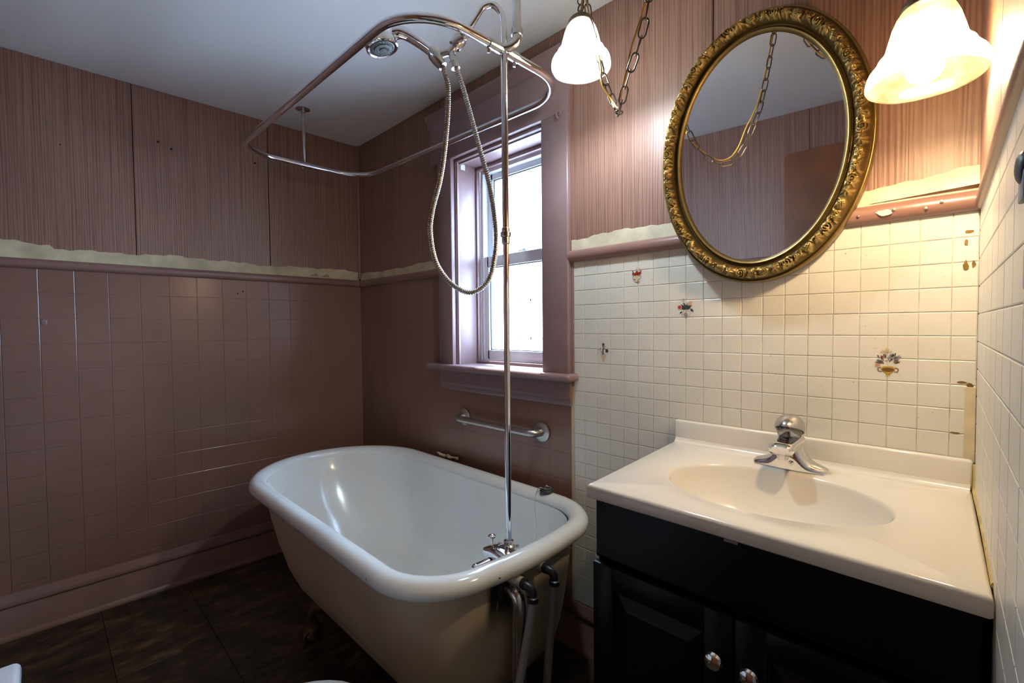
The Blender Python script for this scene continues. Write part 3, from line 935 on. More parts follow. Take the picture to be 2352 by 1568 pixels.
# plug on its bead chain
pg = thing('bath_plug', 'black bath plug with bead chain resting on the back corner of the tub rim', 'plug', (1.565, -.092, .594))
pc = Vector((1.570, -.098, .5995))
obj('stopper', G().lathe([(0, -.0035), (.021, -.003), (.025, .002), (.026, .006), (.023, .009), (.008, .011), (0, .011)], tuple(pc), (-.06, -.10, 1), 28), m_rubber, pg)
obj('plug_ring', G().tube([pc + Vector((.006 * math.cos(a), 0, .015 + .006 * math.sin(a))) for a in [6.2832 * k / 16 for k in range(16)]], .0013, 6, closed=True), m_chrome, pg)
bp = spline([pc + Vector((0, 0, .019)), pc + Vector((.014, .008, .013)), pc + Vector((.010, -.012, .012)), pc + Vector((-.012, -.012, .012)), pc + Vector((-.030, -.008, .008)), (1.545, -.132, .590), (1.566, -.160, .560), (1.592, -.180, .500), (1.592, -.182, .440), (1.590, -.184, .410)], 8)
g = G()
for p_ in resample(bp, .0048):
    g.ball(tuple(p_), .0019, 8, 6)
g.tube(bp, .0005, 5)
obj('bead_chain', g, m_chrome, pg)['kind'] = 'stuff'

# grab bar
gb = thing('grab_bar', 'brushed steel grab bar on the mauve wall under the window', 'grab bar', (1.22, -.03, .745))
xa, xb, zg = .990, 1.468, .787
pth = spline([(xa, -.008, zg), (xa, -.030, zg), (xa + .008, -.050, zg), (xa + .028, -.060, zg), (xa + .06, -.061, zg)], 6) + spline([(xb - .06, -.061, zg), (xb - .028, -.060, zg), (xb - .008, -.050, zg), (xb, -.030, zg), (xb, -.008, zg)], 6)
obj('bar', G().tube(pth, .0150, 20), m_steel, gb)
for x in (xa, xb):
    obj('flange', G().lathe([(.040, 0), (.040, .006), (.036, .009), (.016, .010), (.016, .014)], (x, -.0042, zg), (0, -1, 0), 36), m_steel, gb)

# ================================================================== VANITY
vn = thing('vanity_cabinet', 'black two-door vanity cabinet under the cream sink top', 'cabinet', (2.385, -.27, 0))
XL, XRt, YF = 2.078, 2.685, -.518
g = G().box(XL, YF + .018, .09, XL + .016, -.004, .818, .001, 1).box(XRt - .016, YF + .018, .09, XRt, -.030, .818, .001, 1).box(XL + .01, -.020, .09, XRt - .01, -.006, .818).box(XL + .01, YF + .02, .09, XRt - .01, -.01, .105)
g.box(XL + .03, YF + .06, .0, XRt - .02, YF + .075, .10)
obj('carcass', g, m_black, vn, 0)
g = G().box(XL, YF, .685, XRt + .012, YF + .019, .8185, .002).box(XL, YF, .09, XL + .03, YF + .019, .69, .001).box(XRt - .03, YF, .09, XRt + .012, YF + .019, .69, .001).box(2.37, YF, .09, 2.40, YF + .019, .69, .001).box(XL, YF, .085, XRt + .012, YF + .019, .12, .001)
obj('face_frame', g, m_black, vn, 0)
obj('paint_chip', G().box(2.360, YF - .0006, .806, 2.384, YF + .001, .811), m_nail, vn, 0)
obj('edge_chip', G().box(XL - .0006, YF - .0008, .678, XL + .008, YF + .006, .684), m_white_plastic, vn, 0)
def raised_door(x0, x1, z0, z1):
    y = YF
    d = obj('door', G().box(x0, y - .019, z0, x0 + .052, y - .001, z1, .004).box(x1 - .052, y - .019, z0, x1, y - .001, z1, .004).box(x0 + .05, y - .019, z1 - .052, x1 - .05, y - .001, z1, .004).box(x0 + .05, y - .019, z0, x1 - .05, y - .001, z0 + .052, .004), m_black, vn, 30)
    a0, a1, b0, b1 = x0 + .050, x1 - .050, z0 + .050, z1 - .050
    rings = []
    for ins, yy in ((0, -.008), (.004, -.006), (.030, -.016), (.034, -.017)):
        rings.append([(a0 + ins, y + yy, b0 + ins), (a1 - ins, y + yy, b0 + ins), (a1 - ins, y + yy, b1 - ins), (a0 + ins, y + yy, b1 - ins)])
    g = G().grid(rings, closed=True)
    g.add(rings[-1], [(0, 1, 2, 3)])
    obj('raised_panel', g, m_black, d, 0)
    return d
for x0, x1, kx in ((2.0815, 2.382, 2.357), (2.386, 2.692, 2.417)):
    d = raised_door(x0, x1, .105, .680)
    obj('knob', G().lathe([(.006, 0), (.0055, .010), (.010, .014), (.0155, .018), (.0165, .022), (.014, .027), (.007, .030), (0, .0305)], (kx, YF - .018, .599), (0, -1, 0), 26), m_chrome, d)

# top with integral oval bowl
st = thing('sink_top', 'cream cultured marble sink top with oval bowl on the black vanity', 'sink', (2.38, -.27, .82))
ZT, ZB = .850, .820
quad = [(2.026, -.0055), (2.6805, -.0055), (2.7065, -.543), (2.069, -.541)]
EC, EA, EB, ER = (2.370, -.302), .2125, .158, math.radians(-1)
def ray_quad(a):
    dx, dy = math.cos(a), math.sin(a)
    best = 9
    for (x0, y0), (x1, y1) in zip(quad, quad[1:] + quad[:1]):
        ex, ey = x1 - x0, y1 - y0
        den = dx * ey - dy * ex
        if abs(den) < 1e-9: continue
        t = ((x0 - EC[0]) * ey - (y0 - EC[1]) * ex) / den
        u = ((x0 - EC[0]) * dy - (y0 - EC[1]) * dx) / den
        if t > 0 and -1e-6 <= u <= 1 + 1e-6: best = min(best, t)
    return best
angs = sorted([2 * math.pi * k / 112 for k in range(112)] + [math.atan2(y - EC[1], x - EC[0]) % (2 * math.pi) for x, y in quad])
def ell(a, s_):
    c, s2 = math.cos(a - ER) / EA, math.sin(a - ER) / EB
    r = s_ / math.sqrt(c * c + s2 * s2)
    return EC[0] + r * math.cos(a), EC[1] + r * math.sin(a)
rows = []
for s_, dz in ((.02, -.132), (.15, -.131), (.3, -.127), (.45, -.123), (.6, -.111), (.72, -.095), (.82, -.074), (.90, -.050), (.955, -.026), (.985, -.009), (1.0, -.0022), (1.02, 0)):
    rows.append([(*ell(a, s_), ZT + dz) for a in angs])
def shrink(a, d):
    t = ray_quad(a) - d
    return EC[0] + t * math.cos(a), EC[1] + t * math.sin(a)
rows.append([(*shrink(a, .007), ZT) for a in angs])
rows.append([(*shrink(a, .002), ZT - .002) for a in angs])
rows.append([(*shrink(a, 0), ZT - .007) for a in angs])
rows.append([(*shrink(a, 0), ZB + .004) for a in angs])
rows.append([(*shrink(a, .004), ZB) for a in angs])
rows.append([(*shrink(a, .05), ZB) for a in angs])
g = G().grid(rows, closed=True)
g.add(rows[0], [tuple(range(len(angs)))])
obj('top', g, m_sink, st, 50)
obj('backsplash', G().box(2.026, -.026, ZT - .002, 2.681, -.0055, .914, .006, 3), m_sink, st)
# coved joint between top and splash
cv = [(0, 0), (.012, 0), (.005, .003), (.002, .008), (0, .014)]
obj('cove', G().prism(cv, lambda u, v, w_: (w_, -.0255 - u, ZT - .0005 + v), 2.030, 2.678), m_sink, st)
dr_ = obj('drain', G().lathe([(.022, .002), (.019, .003), (.016, .001), (.012, .0015), (0, .002)], (EC[0], EC[1], ZT - .1325), (0, 0, 1), 26), m_chrome, st)
tag(obj('caulk_joint', G().tube(spline([(2.686, -.022, .905), (2.686, -.022, .86), (2.688, -.06, .851), (2.698, -.25, .850), (2.709, -.5, .849)], 6), [.0055] * 25, 8), m_caulk), 'yellowed caulk joint between the sink top and the right wall', 'caulk')

# basin faucet
fa = thing('basin_faucet', 'chrome single-lever basin faucet on the sink top', 'faucet', (2.360, -.098, ZT))
FX, FY = 2.360, -.098
rows = []
n = 28
for i in range(41):
    x = -.083 + .166 * i / 40
    e = max(0, 1 - (abs(x) / .083) ** 2.6)
    hw = .010 + .021 * e ** .6 if 0 < i < 40 else .004
    h_ = .006 + .014 * e ** .5 + .062 * math.exp(-(abs(x) / .030) ** 2.6) + .010 * math.exp(-(x / .05) ** 2)
    if i in (0, 40): h_ = .003
    rows.append([(FX + x, FY + hw * math.cos(a), ZT + h_ * max(0, math.sin(a)) ** .7) for a in [math.pi * k / n for k in range(n + 1)]])
g = G().grid(rows)
g.box(FX - .074, FY - .024, ZT - .0005, FX + .074, FY + .024, ZT + .003)
obj('base', g, m_chrome, fa, 50)
rows = []
for i in range(15):
    f = i / 14
    y = FY + .024 - .108 * f
    hw = .0300 - .004 * f
    zc_ = ZT + .064 + .004 * f - .010 * f * f
    hh = .0185 - .004 * f
    if i in (0, 14): hw *= .72; hh *= .6
    rows.append([(FX + hw * math.copysign(abs(math.cos(a)) ** .6, math.cos(a)), y, zc_ + hh * math.copysign(abs(math.sin(a)) ** .7, math.sin(a))) for a in [2 * math.pi * k / 24 for k in range(24)]])
g = G().grid(rows, closed=True)
g.add(rows[0], [tuple(range(24))]); g.add(rows[-1], [tuple(range(24))])
sp_ = obj('spout', g, m_chrome, fa, 60)
obj('aerator', G().lathe([(.0125, 0), (.0125, -.014), (.011, -.017), (0, -.0165)], (FX, FY - .062, ZT + .050), (0, 0, 1), 22), m_chrome_worn, sp_)
obj('front_screw', G().lathe([(.006, 0), (.006, .003), (.002, .004), (0, .003)], (FX + .010, FY - .0285, ZT + .020), (0, -1, 0), 16), m_chrome_worn, fa)
obj('handle_cone', G().lathe([(.023, 0), (.018, .010), (.011, .024), (.006, .034), (0, .036)], (FX, FY - .004, ZT + .076), (0, -.1, 1), 26), m_chrome, fa)
kn = obj('acrylic_handle', G().lathe([(.021, 0), (.026, .006), (.0285, .018), (.0285, .032), (.0255, .043), (.018, .050), (0, .052)], (FX, FY - .004, ZT + .076), (0, -.1, 1), 30), m_acrylic, fa)
# hood shaped lever: a shell over the top and back of the handle that runs out into a lip over the spout
q = Vector((0, 0, 1)).rotation_difference(Vector((0, .50, .86)).normalized()).to_matrix()
def hood(r0):
    out = []
    for i in range(15):
        th = math.radians(.5 + 104 * i / 14)
        row = []
        for k in range(36):
            a_ = 6.28319 * k / 36
            v_ = q @ Vector((math.sin(th) * math.cos(a_), math.sin(th) * math.sin(a_), math.cos(th)))
            lip = 1 + .62 * max(0, -v_.y) ** 2 * max(0, v_.z + .25) * (i / 14) ** 2
            row.append((FX + r0 * v_.x, FY - .002 + r0 * 1.08 * v_.y * lip, ZT + .100 + r0 * .98 * v_.z))
        out.append(row)
    return out
up, dn = hood(.0335), hood(.0308)
g = G().grid(up, closed=True).grid(dn, closed=True).grid([up[-1], dn[-1]], closed=True)
obj('lever_cap', g, m_chrome_worn, fa, 50)
obj('hot_cold_dot', G().ball((FX - .004, FY - .020, ZT + .104), .0042, 10, 8), m_red, fa)

# ================================================================== MIRROR
mr = thing('oval_mirror', 'oval mirror in an ornate carved gold frame hung over the sink', 'mirror', (2.254, -.008, 1.316), (math.radians(2.0), 0, math.radians(0)), None, True)
MA, MB_, MC = .2030, .2930, .352      # glass half axes, centre height
NT = 1500
tt = np.linspace(0, 2 * np.pi, NT, endpoint=False)
ex, ez = MA * np.cos(tt), MB_ * np.sin(tt)
nx, nz = MB_ * np.cos(tt), MA * np.sin(tt)
nl_ = np.hypot(nx, nz); nx /= nl_; nz /= nl_
mid = np.stack([ex + nx * .034, ez + nz * .034], 1)
ds = np.hypot(*(np.roll(mid, -1, 0) - mid).T)
S = np.concatenate([[0], np.cumsum(ds)[:-1]]); LT = ds.sum()
prof = [(-.004, .010), (0, .013), (.0025, .0165), (.006, .0175), (.0085, .0150), (.010, .0125), (.013, .0115), (.0155, .0130), (.0165, .0150)]
band = [(.0175 + .0315 * k / 19, .0165 + .0120 * math.sin(math.pi * (k + .6) / 20.2)) for k in range(20)]
prof += band + [(.0500, .0150), (.0515, .0138), (.0545, .0150), (.0570, .0135), (.0585, .0100), (.0590, .0040), (.0585, 0)]
prof = [(a, b * 1.55) for a, b in prof]
VV = np.array([p_[0] for p_ in prof]); DD = np.array([p_[1] for p_ in prof])
hgt = np.zeros((NT, len(prof)))
rs = np.random.RandomState(11)
nm = 62
for i in range(nm):
    s0 = LT * (i + .5) / nm
    dS = (S - s0 + LT / 2) % LT - LT / 2
    idx = np.where(np.abs(dS) < .034)[0]
    du = dS[idx][:, None] * np.ones(len(prof))
    dv = (VV - .0333)[None, :] * np.ones((len(idx), 1))
    kind = i % 4
    fl = 1 if (i // 2) % 2 else -1
    if kind == 0:        # rosette
        rr2 = np.hypot(du, dv); ph = np.arctan2(dv, du)
        h = np.clip(1 - (rr2 / .0148) ** 2, 0, 1) * (.55 + .45 * np.cos(6 * ph + i)) + .9 * np.exp(-(rr2 / .0042) ** 2)
    elif kind == 1:      # scroll
        rr2 = np.hypot(du, dv * 1.05); ph = np.arctan2(dv * fl, du)
        h = np.clip(1.1 - (rr2 / .016) ** 3, 0, 1) * (.5 + .5 * np.cos(ph + rr2 * 1150)) ** .7
    elif kind == 2:      # leaf pair
        h = 0
        for q_ in (-1, 1):
            a = q_ * .6
            u2, v2 = du * math.cos(a) + dv * math.sin(a), -du * math.sin(a) + dv * math.cos(a)
            wl_ = .0065 * np.clip(1 - (u2 / .018) ** 2, 0, 1)
            h = np.maximum(h, np.clip(1 - (v2 / (wl_ + 1e-5)) ** 2, 0, 1) * (.65 + .35 * np.cos(u2 * 1500 + np.abs(v2) * 900)))
    else:                # bud with ribs
        e2 = (du / .014) ** 2 + (dv / .012) ** 2
        h = np.clip(1 - e2, 0, 1) ** .6 * (.7 + .3 * np.cos(dv * 1500 * fl + du * 500))
    hgt[idx] = np.maximum(hgt[idx], h * .0100)
for i in range(330):     # small filler beads and leaf tips
    s0 = rs.uniform(0, LT); v0 = .0333 + rs.choice([-1, 1]) * rs.uniform(.004, .0135)
    dS = (S - s0 + LT / 2) % LT - LT / 2
    idx = np.where(np.abs(dS) < .012)[0]
    a = rs.uniform(0, 3.14)
    du = dS[idx][:, None] * np.ones(len(prof)); dv = (VV - v0)[None, :] * np.ones((len(idx), 1))
    u2, v2 = du * math.cos(a) + dv * math.sin(a), -du * math.sin(a) + dv * math.cos(a)
    h = np.clip(1 - (u2 / .0085) ** 2 - (v2 / .0032) ** 2, 0, 1) ** .7
    hgt[idx] = np.maximum(hgt[idx], h * .0080)
msk = np.clip((VV - .0175) / .0025, 0, 1) * np.clip((.0490 - VV) / .0025, 0, 1)
hgt *= msk[None, :]
g = G()
rows = []
for j in range(len(prof)):
    X = ex + nx * VV[j]; Z = ez + nz * VV[j]; Y = -(DD[j] + hgt[:, j])
    rows.append(np.stack([X, Y, Z + MC], 1).tolist())
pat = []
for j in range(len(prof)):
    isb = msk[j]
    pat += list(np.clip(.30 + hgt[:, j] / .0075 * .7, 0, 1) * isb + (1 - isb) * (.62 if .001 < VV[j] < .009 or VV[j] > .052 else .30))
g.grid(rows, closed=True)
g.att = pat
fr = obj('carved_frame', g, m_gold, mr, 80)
rows = [[((MA - .001) * f * math.cos(a), -.0175, MC + (MB_ - .001) * f * math.sin(a)) for a in [6.28319 * k / 96 for k in range(96)]] for f in (.01, .5, 1.0)]
g = G().grid(rows, closed=True)
g.add(rows[0], [tuple(range(96))])
obj('mirror_glass', g, m_mirror, mr, 0)
rows = [[(f * math.cos(a) * (MA + .05), -y_, MC + f * math.sin(a) * (MB_ + .05)) for a in [6.28319 * k / 64 for k in range(64)]] for f, y_ in ((.02, .001), (1, .001), (1, .012), (.02, .012))]
obj('backing_board', G().grid(rows, closed=True), m_wood, mr, 0)

# ================================================================== PENDANT LAMPS
def link_mesh(L_, W_, r):
    pts = []
    hl, hw = L_ / 2 - W_ / 2, W_ / 2 - r
    for k in range(9):
        a = math.pi * k / 8
        pts.append((hw * math.cos(a), 0, hl + hw * math.sin(a) * 1.15))
    for k in range(9):
        a = math.pi + math.pi * k / 8
        pts.append((hw * math.cos(a), 0, -hl + hw * math.sin(a) * 1.15))
    return mesh_of('chain_link', G().tube(pts, r, 6, closed=True), mats=m_bronze, smooth=60)
LINK = link_mesh(.042, .0205, .0020)
def chain(root, path, pitch=.0345):
    P = resample(path, pitch)
    for i in range(len(P) - 1):
        mid_ = (P[i] + P[i + 1]) / 2
        d = (P[i + 1] - P[i]).normalized()
        qx = Vector((0, 0, 1)).rotation_difference(d)
        o = bpy.data.objects.new('chain_link', LINK)
        COL.objects.link(o)
        o.parent = root
        o.location = mid_ - ORI[root.name]
        o.rotation_mode = 'QUATERNION'
        o.rotation_quaternion = qx @ Matrix.Rotation(math.radians(90 * (i % 2) + random.uniform(-14, 14) + 35), 3, 'Z').to_quaternion()

def pendant(label, x, y, zrim, col, strength, hook_z):
    t_ = thing('pendant_lamp', label, 'lamp', (x, y, zrim), group='pair of bell shaped pendant lamps')
    prof = [(.0265, .128), (.0335, .122), (.0405, .111), (.0460, .097), (.0500, .082), (.0535, .068), (.0560, .058), (.0610, .051), (.0650, .047), (.0680, .040), (.0725, .034), (.0775, .028), (.0812, .020), (.0830, .010), (.0828, .003), (.0800, -.0030), (.0785, -.0015)]
    n = 72
    vv = []
    for r, z in prof:
        row = []
        for k in range(n):
            a = 6.28319 * k / n
            ruf = 1 + .012 * math.cos(6 * a) * max(0, (.07 - z) / .07)
            row.append((x + r * ruf * math.cos(a), y + r * ruf * math.sin(a), zrim + z))
        vv.append(row)
    obj('glass_shade', G().grid(vv, closed=True), m_shade, t_, 70)
    cap = obj('fitter_cap', G().lathe([(.029, .118), (.036, .122), (.036, .128), (.030, .137), (.018, .146), (.008, .150), (.006, .158), (0, .159)], (x, y, zrim), (0, 0, 1), 32), m_bronze, t_)
    obj('cap_loop', G().tube([(x + .009 * math.cos(a), y, zrim + .166 + .011 * math.sin(a)) for a in [6.2832 * k / 16 for k in range(16)]], .0022, 8, closed=True), m_bronze, cap)
    obj('socket', G().lathe([(.0165, .125), (.0165, .050), (.0145, .046), (0, .046)], (x, y, zrim), (0, 0, 1), 20), m_white_plastic, t_)
    m_b = emis('lit_bulb', col, strength)
    b_ = [(.0125, .050), (.017, .044), (.0235, .035), (.0265, .024), (.0255, .014), (.020, .005), (.011, -.0005), (0, -.002)]
    obj('bulb', G().lathe(b_, (x, y, zrim), (0, 0, 1), 24), m_b, t_, 80)
    chain(t_, [(x, y, zrim + .178), (x, y, hook_z)])
    cp = spline([(x + .003, y - .003, zrim + .155), (x + .012, y - .008, zrim + .20), (x - .008, y - .004, zrim + (hook_z - zrim) * .6), (x + .006, y, hook_z - .004)], 8)
    obj('lamp_cord', G().tube(cp, .0022, 8), m_cord, t_)
    return t_
AX, AY = 1.881, -.300
BX, BY = 2.613, -.302
pendant('bell glass pendant lamp with cool white light beside the window', AX, AY, 1.925, (.78, .91, 1.0), LAMP_COOL, H - .020)
pendant('bell glass pendant lamp with warm light beside the right wall', BX, BY, 1.622, (1.0, .745, .43), LAMP_WARM, H - .020)
HB = (2.215, -.445)
for x, y, lb in ((AX, AY, 'bronze ceiling hook holding the cool white pendant lamp'), (HB[0], HB[1], 'bronze ceiling hook between the two pendant lamps'), (BX, BY, 'bronze ceiling hook holding the warm pendant lamp')):
    g = G().lathe([(.013, 0), (.013, -.003), (.004, -.006), (.003, -.012)], (x, y, H), (0, 0, 1), 18)
    g.tube(spline([(x, y, H - .006), (x, y, H - .014), (x + .008, y, H - .019), (x + .009, y, H - .028), (x, y, H - .033), (x - .008, y, H - .028)], 5), .0022, 8)
    tag(obj('ceiling_hook', g, m_bronze), lb, 'hook', 'ceiling hooks for the lamp chains')
def swag(label, pts, cpts):
    t_ = thing('swag_chain', label, 'chain', tuple(min(pts, key=lambda q_: q_[2])), group='swagged lamp chains')
    chain(t_, spline(pts, 10))
    obj('swag_cord', G().tube(spline(cpts, 10), .0026, 8), m_cord, t_)
    return t_
p1 = [(AX + .004, AY, H - .032), (1.905, -.300, 2.08), (1.917, -.300, 2.026), (1.936, -.300, 1.948), (1.956, -.298, 1.871), (1.985, -.300, 1.800), (2.020, -.330, 1.748), (2.050, -.372, 1.733), (2.072, -.395, 1.742), (2.097, -.414, 1.775), (2.128, -.416, 1.838), (2.156, -.424, 1.915), (2.190, -.436, 2.10), (HB[0], HB[1], H - .032)]
c1 = [(AX + .004, AY, H - .034), (1.905, -.304, 2.10), (1.925, -.303, 2.00), (1.950, -.304, 1.905), (1.950, -.300, 1.86), (1.984, -.302, 1.800), (2.030, -.345, 1.752), (2.060, -.385, 1.752), (2.086, -.405, 1.785), (2.110, -.415, 1.845), (2.150, -.424, 1.93), (2.186, -.436, 2.10), (HB[0], HB[1], H - .034)]
swag('bronze swag chain with amber cord drooping beside the cool white lamp', p1, c1)
p2 = [(HB[0], HB[1], H - .032), (2.255, -.432, 2.15), (2.315, -.415, 2.02), (2.40, -.385, 1.945), (2.48, -.352, 1.99), (2.55, -.325, 2.12), (BX, BY, H - .032)]
swag('bronze swag chain with amber cord between the ceiling hooks above the mirror', p2, [(a, b + .004, c - .003) for a, b, c in p2])

# ================================================================== FLOWER PRINTS ON THE TILES
m_pr = {k: M('print_' + k, c, .5) for k, c in dict(gold=(.55, .32, .02), brown=(.16, .08, .03), red=(.42, .03, .02), peach=(.72, .38, .25), grey=(.26, .24, .27), dark=(.04, .05, .055), violet=(.20, .16, .28), cream=(.66, .52, .28), wine=(.12, .02, .04)).items()}
def petal(g, cx, cz, a, l, w_, mi, y=-.0047):
    d, s_ = (math.cos(a), math.sin(a)), (-math.sin(a), math.cos(a))
    pts = [(0, 0), (.3 * l, .5 * w_), (.65 * l, .45 * w_), (l, 0), (.65 * l, -.45 * w_), (.3 * l, -.5 * w_)]
    g.add([(cx + u * d[0] + v * s_[0], y, cz + u * d[1] + v * s_[1]) for u, v in pts], [(0, 1, 2, 3, 4, 5)], mi)
def disc(g, cx, cz, r, mi, rx=1.0, y=-.0049, n=10):
    g.add([(cx + r * rx * math.cos(6.2832 * k / n), y, cz + r * math.sin(6.2832 * k / n)) for k in range(n)], [tuple(range(n))], mi)
def hoop(g, cx, cz, r, t_, mi, a0=0, a1=6.2832, y=-.0048, n=14):
    for k in range(n):
        q0, q1 = a0 + (a1 - a0) * k / n, a0 + (a1 - a0) * (k + 1) / n
        g.add([(cx + (r + e) * math.cos(q), y, cz + (r + e) * math.sin(q)) for q, e in ((q0, 0), (q1, 0), (q1, t_), (q0, t_))], [(0, 1, 2, 3)], mi)
def urn(g, x, z, w_, h_, mi, y=-.0050):
    L_ = [(0, .12), (.16, .12), (.06, .22), (.10, .30), (.36, .55), (.46, .72), (.40, .86), (.30, .92), (.34, 1.0)]
    pts = [(x + u * w_, y, z + v * h_) for u, v in L_] + [(x - u * w_, y, z + v * h_) for u, v in reversed(L_[1:])]
    g.add(pts, [tuple(range(len(pts)))], mi)
keys = list(m_pr)
K = {k: i for i, k in enumerate(keys)}
def decal(label, build, k_=1.0):
    g = G()
    build(g)
    cx_, cz_ = (sum(v[i] for v in g.v) / len(g.v) for i in (0, 2))
    g.v = [(cx_ + (v[0] - cx_) * k_, v[1], cz_ + (v[2] - cz_) * k_) for v in g.v]
    o = obj('flower_decal', g, [m_pr[k] for k in keys], None, 0)
    tag(o, label, 'decal', 'flower prints on the cream tiles')
rs = random.Random(5)
def d_urn(g):
    x, z = 2.537, 1.081
    urn(g, x, z - .002, .030, .024, K['gold'])
    disc(g, x, z + .014, .005, K['brown'], 2.4, -.0052)
    hoop(g, x - .014, z + .014, .004, .0016, K['brown'], 1.2, 5.2)
    hoop(g, x + .014, z + .014, .004, .0016, K['brown'], -2.0, 2.0)
    for k in range(46):
        a = math.radians(rs.uniform(35, 145)); l = rs.uniform(.012, .036)
        petal(g, x + math.cos(a) * l * .75, z + .022 + math.sin(a) * l * .75, a + rs.uniform(-.5, .5), rs.uniform(.005, .009), .0025, K[rs.choice(['grey', 'violet', 'dark', 'grey', 'brown'])], -.0047 - .00001 * k)
    for k in range(8): petal(g, x - .004 + rs.uniform(-.008, .008), z + .055 + rs.uniform(-.003, .004), rs.uniform(0, 3), .007, .003, K['cream'])
    for k in range(5): petal(g, x - .020, z + .024, 6.2832 * k / 5, .006, .004, K['peach'])
    for a in (2.6, 2.85, .75, .45): petal(g, x + math.cos(a) * .012, z + .026 + math.sin(a) * .006, a, .014, .0025, K['dark'])
    petal(g, x - .007, z + .043, 2.7, .009, .0028, K['red'])
decal('flower print with a golden urn on the tiles at the right', d_urn)
def d_basket(g):
    x, z = 1.885, 1.343
    for s_ in (-1, 1):
        hoop(g, x + s_ * .008, z + .018, .006, .0013, K['brown'])
        hoop(g, x + s_ * .004, z + .006, .006, .0014, K['brown'], math.pi * (.5 if s_ < 0 else -.5) - .6, math.pi * (.5 if s_ < 0 else -.5) + 1.6)
        petal(g, x, z + .002, (0 if s_ > 0 else math.pi) + .2 * s_, .009, .002, K['brown'])
    urn(g, x, z, .018, .024, K['cream'])
    for dx, dz in ((-.012, .030), (-.004, .028), (.004, .028), (.011, .031), (0, .034)):
        disc(g, x + dx, z + dz, .0048, K['red'], 1.1)
        petal(g, x + dx, z + dz, rs.uniform(.8, 2.3), .006, .003, K['wine'], -.0051)
    petal(g, x - .012, z + .034, 2.2, .010, .003, K['wine'])
    petal(g, x + .012, z + .034, .9, .008, .003, K['wine'])
    disc(g, x + .009, z + .044, .0045, K['peach'], .8)
    for k in range(7): petal(g, x + rs.uniform(-.002, .002), z + .034 + .0025 * k, rs.uniform(.5, 2.6), .004, .0015, K['grey'])
decal('red flower print in a scrolled basket under the chair rail', d_basket)
def d_tulip(g):
    x, z = 2.051, 1.228
    hoop(g, x - .004, z + .010, .006, .0008, K['grey']); hoop(g, x + .006, z + .012, .006, .0008, K['grey']); urn(g, x, z - .003, .012, .016, K['grey'])
    for a in (1.2, 1.5, 1.9, .7, 2.4, .2, 3.0, 2.8, .5): petal(g, x, z + .024, a, rs.uniform(.012, .020), .005, K['dark'], -.0047 - a * .00005)
    petal(g, x - .010, z + .018, 3.9, .010, .004, K['dark']); petal(g, x + .012, z + .024, -.7, .012, .006, K['dark'])
    disc(g, x - .017, z + .029, .0062, K['peach']); disc(g, x - .017, z + .029, .0042, K['red'], 1, -.0051)
    petal(g, x + .006, z + .036, .5, .014, .009, K['peach'], -.0050)
    for k in range(10): petal(g, x + rs.uniform(-.012, .004), z + .036 + rs.uniform(0, .014), rs.uniform(.6, 2.6), .006, .0013, K['grey'])
decal('dark leafed flower print with one red bloom beneath the mirror edge', d_tulip, 1.15)
def d_cross(g):
    x, z = 1.754, 1.084
    urn(g, x, z, .014, .020, K['cream']); hoop(g, x - .003, z + .018, .003, .0008, K['grey']); hoop(g, x + .003, z + .018, .003, .0008, K['grey'])
    for k in range(12): petal(g, x + rs.uniform(-.003, .003), z + .020 + .0022 * k, rs.uniform(.3, 2.8), .006, .0022, K[rs.choice(['brown', 'wine', 'brown'])])
    for k in range(5): petal(g, x + .011, z + .031, 1.2566 * k, .006, .004, K['dark' if k % 2 else 'wine'])
    for k in range(6): petal(g, x - .010 + rs.uniform(-.003, .003), z + .031 + rs.uniform(-.003, .004), 1.05 * k, .006, .0016, K['grey'])
    for k in range(5): petal(g, x, z + .048, 1.2566 * k + .3, .005, .003, K['brown'])
    petal(g, x - .013, z + .026, 4.0, .006, .0014, K['grey'])
decal('brown and purple flower print beside the window casing', d_cross, 1.3)

# ================================================================== TOILET (only its upper edges reach into the frame)
to = thing('toilet', 'white toilet at the lower edge of the picture in front of the bathtub', 'toilet', (1.80, -1.25, 0))
TX = 1.80
def oval(cx, yb, yf, hw, z, n=40, p_=2.3):
    out = []
    cy, hl = (yb + yf) / 2, (yf - yb) / 2
    for k in range(n):
        a = 6.2832 * k / n
        c, s_ = math.cos(a), math.sin(a)
        out.append((cx + hw * math.copysign(abs(c) ** (2 / p_), c), cy + hl * math.copysign(abs(s_) ** (2 / p_), s_), z))
    return out
rows = [oval(TX, -1.50, -1.06, .11, 0), oval(TX, -1.49, -1.08, .10, .08), oval(TX, -1.48, -1.05, .11, .18), oval(TX, -1.46, -.97, .15, .28), oval(TX, -1.45, -.935, .178, .36), oval(TX, -1.44, -.925, .185, .395), oval(TX, -1.42, -.945, .165, .398), oval(TX, -1.38, -.98, .12, .30), oval(TX, -1.30, -1.1, .05, .22)]
g = G().grid(rows, closed=True)
g.add(rows[-1], [tuple(range(40))]); g.add(rows[0], [tuple(range(40))])
obj('bowl', g, m_porcelain, to, 60)
obj('seat', G().grid([oval(TX, -1.43, -.918, .186, .400), oval(TX, -1.43, -.914, .190, .407), oval(TX, -1.43, -.918, .186, .415), oval(TX, -1.38, -.99, .115, .415), oval(TX, -1.38, -.99, .115, .400)], closed=True), m_porcelain, to, 50)
rows = [oval(TX, -1.43, -.920, .184, .417), oval(TX, -1.43, -.917, .187, .424), oval(TX, -1.43, -.925, .180, .432), oval(TX, -1.40, -.97, .14, .436), oval(TX, -1.30, -1.1, .04, .438)]
g = G().grid(rows, closed=True)
g.add(rows[-1], [tuple(range(40))])
obj('lid', g, m_porcelain, to, 60)
obj('tank', G().box(TX - .225, -1.655, .37, TX + .225, -1.450, .624, .02, 3), m_porcelain, to)
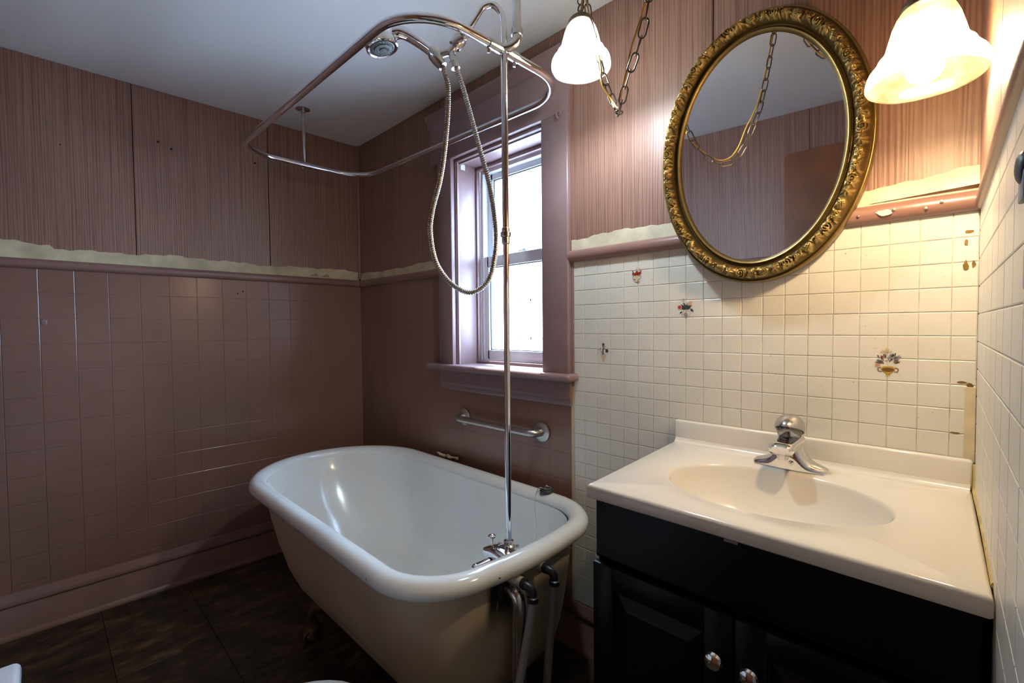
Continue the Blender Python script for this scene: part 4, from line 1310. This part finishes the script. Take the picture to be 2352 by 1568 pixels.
obj('tank_lid', G().box(TX - .245, -1.665, .622, TX + .245, -1.432, .654, .010, 3), m_porcelain, to)
obj('flush_lever', G().tube([(TX - .16, -1.478, .565), (TX - .16, -1.460, .565)], .010, 12).tube([(TX - .16, -1.462, .565), (TX - .10, -1.458, .556)], [.006, .008], 10), m_chrome, to)

# ================================================================== OUTSIDE THE WINDOW
m_siding = M('white_siding', (.78, .79, .80), .7)
m_roof = M('grey_shingle', (.30, .30, .31), .9, var=(6, .2))
m_hwin = M('house_window_glass', (.25, .30, .36), .1)
m_bounce_ground = M('pale_bounce_ground', (.46, .46, .47), .9, var=(2, .2))  # ground toned pale and neutral so that bounced daylight lifts the ceiling
m_leaf = M('tree_leaf', (.20, .28, .12), .7, var=(3, .3))
m_bark = M('tree_bark', (.16, .12, .09), .9)
tag(obj('yard_ground', G().box(-30, .4, -.75, 12, 40, -.6), m_bounce_ground, None, 0), 'sunlit yard beyond the window, ground made pale to bounce daylight indoors', 'ground', None, 'structure')
ho = thing('neighbour_house', 'white sided neighbouring house seen through the window', 'house', (-8.5, 11, -.6))
hb = obj('wall', G().box(-14, 8, -.6, -3, 14, 2.1), m_siding, ho, 0)
for k in range(16):
    obj('siding_board', G().prism([(0, 0), (.028, 0), (.008, .168), (0, .168)], lambda u, v, w_: (w_, 8 - u, -.6 + .169 * k + v), -14, -3), m_siding, hb, 0)
obj('roof', G().prism([(7.6, 2.05), (11, 3.6), (14.4, 2.05), (14.4, 2.2), (11, 3.78), (7.6, 2.2)], lambda u, v, w_: (w_, u, v), -14.4, -2.6), m_roof, ho, 0)
for x0 in (-6.35, -10.2, -4.6):
    wn = obj('window', ring_frame(x0, x0 + .95, .85, 1.95, 7.93, 7.97, .07, 0).box(x0 + .45, 7.93, .85, x0 + .50, 7.97, 1.95), m_siding, ho, 0)
    obj('pane', G().box(x0 + .05, 7.965, .9, x0 + .9, 7.969, 1.9), m_hwin, wn, 0)
def tree(label, x, y, h_, r, seed):
    t_ = thing('broadleaf_tree', label, 'tree', (x, y, -.6), group='trees behind the neighbouring house')
    obj('trunk', G().tube(spline([(x, y, -.6), (x + .1, y, h_ * .3), (x - .05, y, h_ * .6), (x + .1, y, h_ * .85)], 5), [.22 - .17 * i / 15 for i in range(16)], 10), m_bark, t_)
    rs_ = np.random.RandomState(seed)
    g = G()
    for _ in range(1500):
        d = rs_.normal(size=3); d /= np.linalg.norm(d)
        c = np.array([x, y, h_ * .7]) + d * r * rs_.uniform(.35, 1) ** .5 * np.array([1, 1, .75]) * (1 + .2 * math.sin(d[0] * 9 + seed) * math.cos(d[2] * 8))
        a = rs_.normal(size=3); a /= np.linalg.norm(a)
        b = np.cross(a, d); b /= np.linalg.norm(b)
        s_ = rs_.uniform(.09, .20)
        g.add([c - a * s_, c + b * s_ * .5, c + a * s_, c - b * s_ * .5], [(0, 1, 2, 3)])
    obj('foliage', g, m_leaf, t_, 0)['kind'] = 'stuff'
tree('tallest leafy tree standing behind the neighbouring house', -9.2, 16.5, 5.2, 2.3, 1)
tree('leafy tree at the left behind the neighbouring house', -14.5, 18, 5.0, 2.4, 2)
tree('small leafy tree at the right of the neighbouring house', .6, 10.5, 4.2, 1.7, 3)
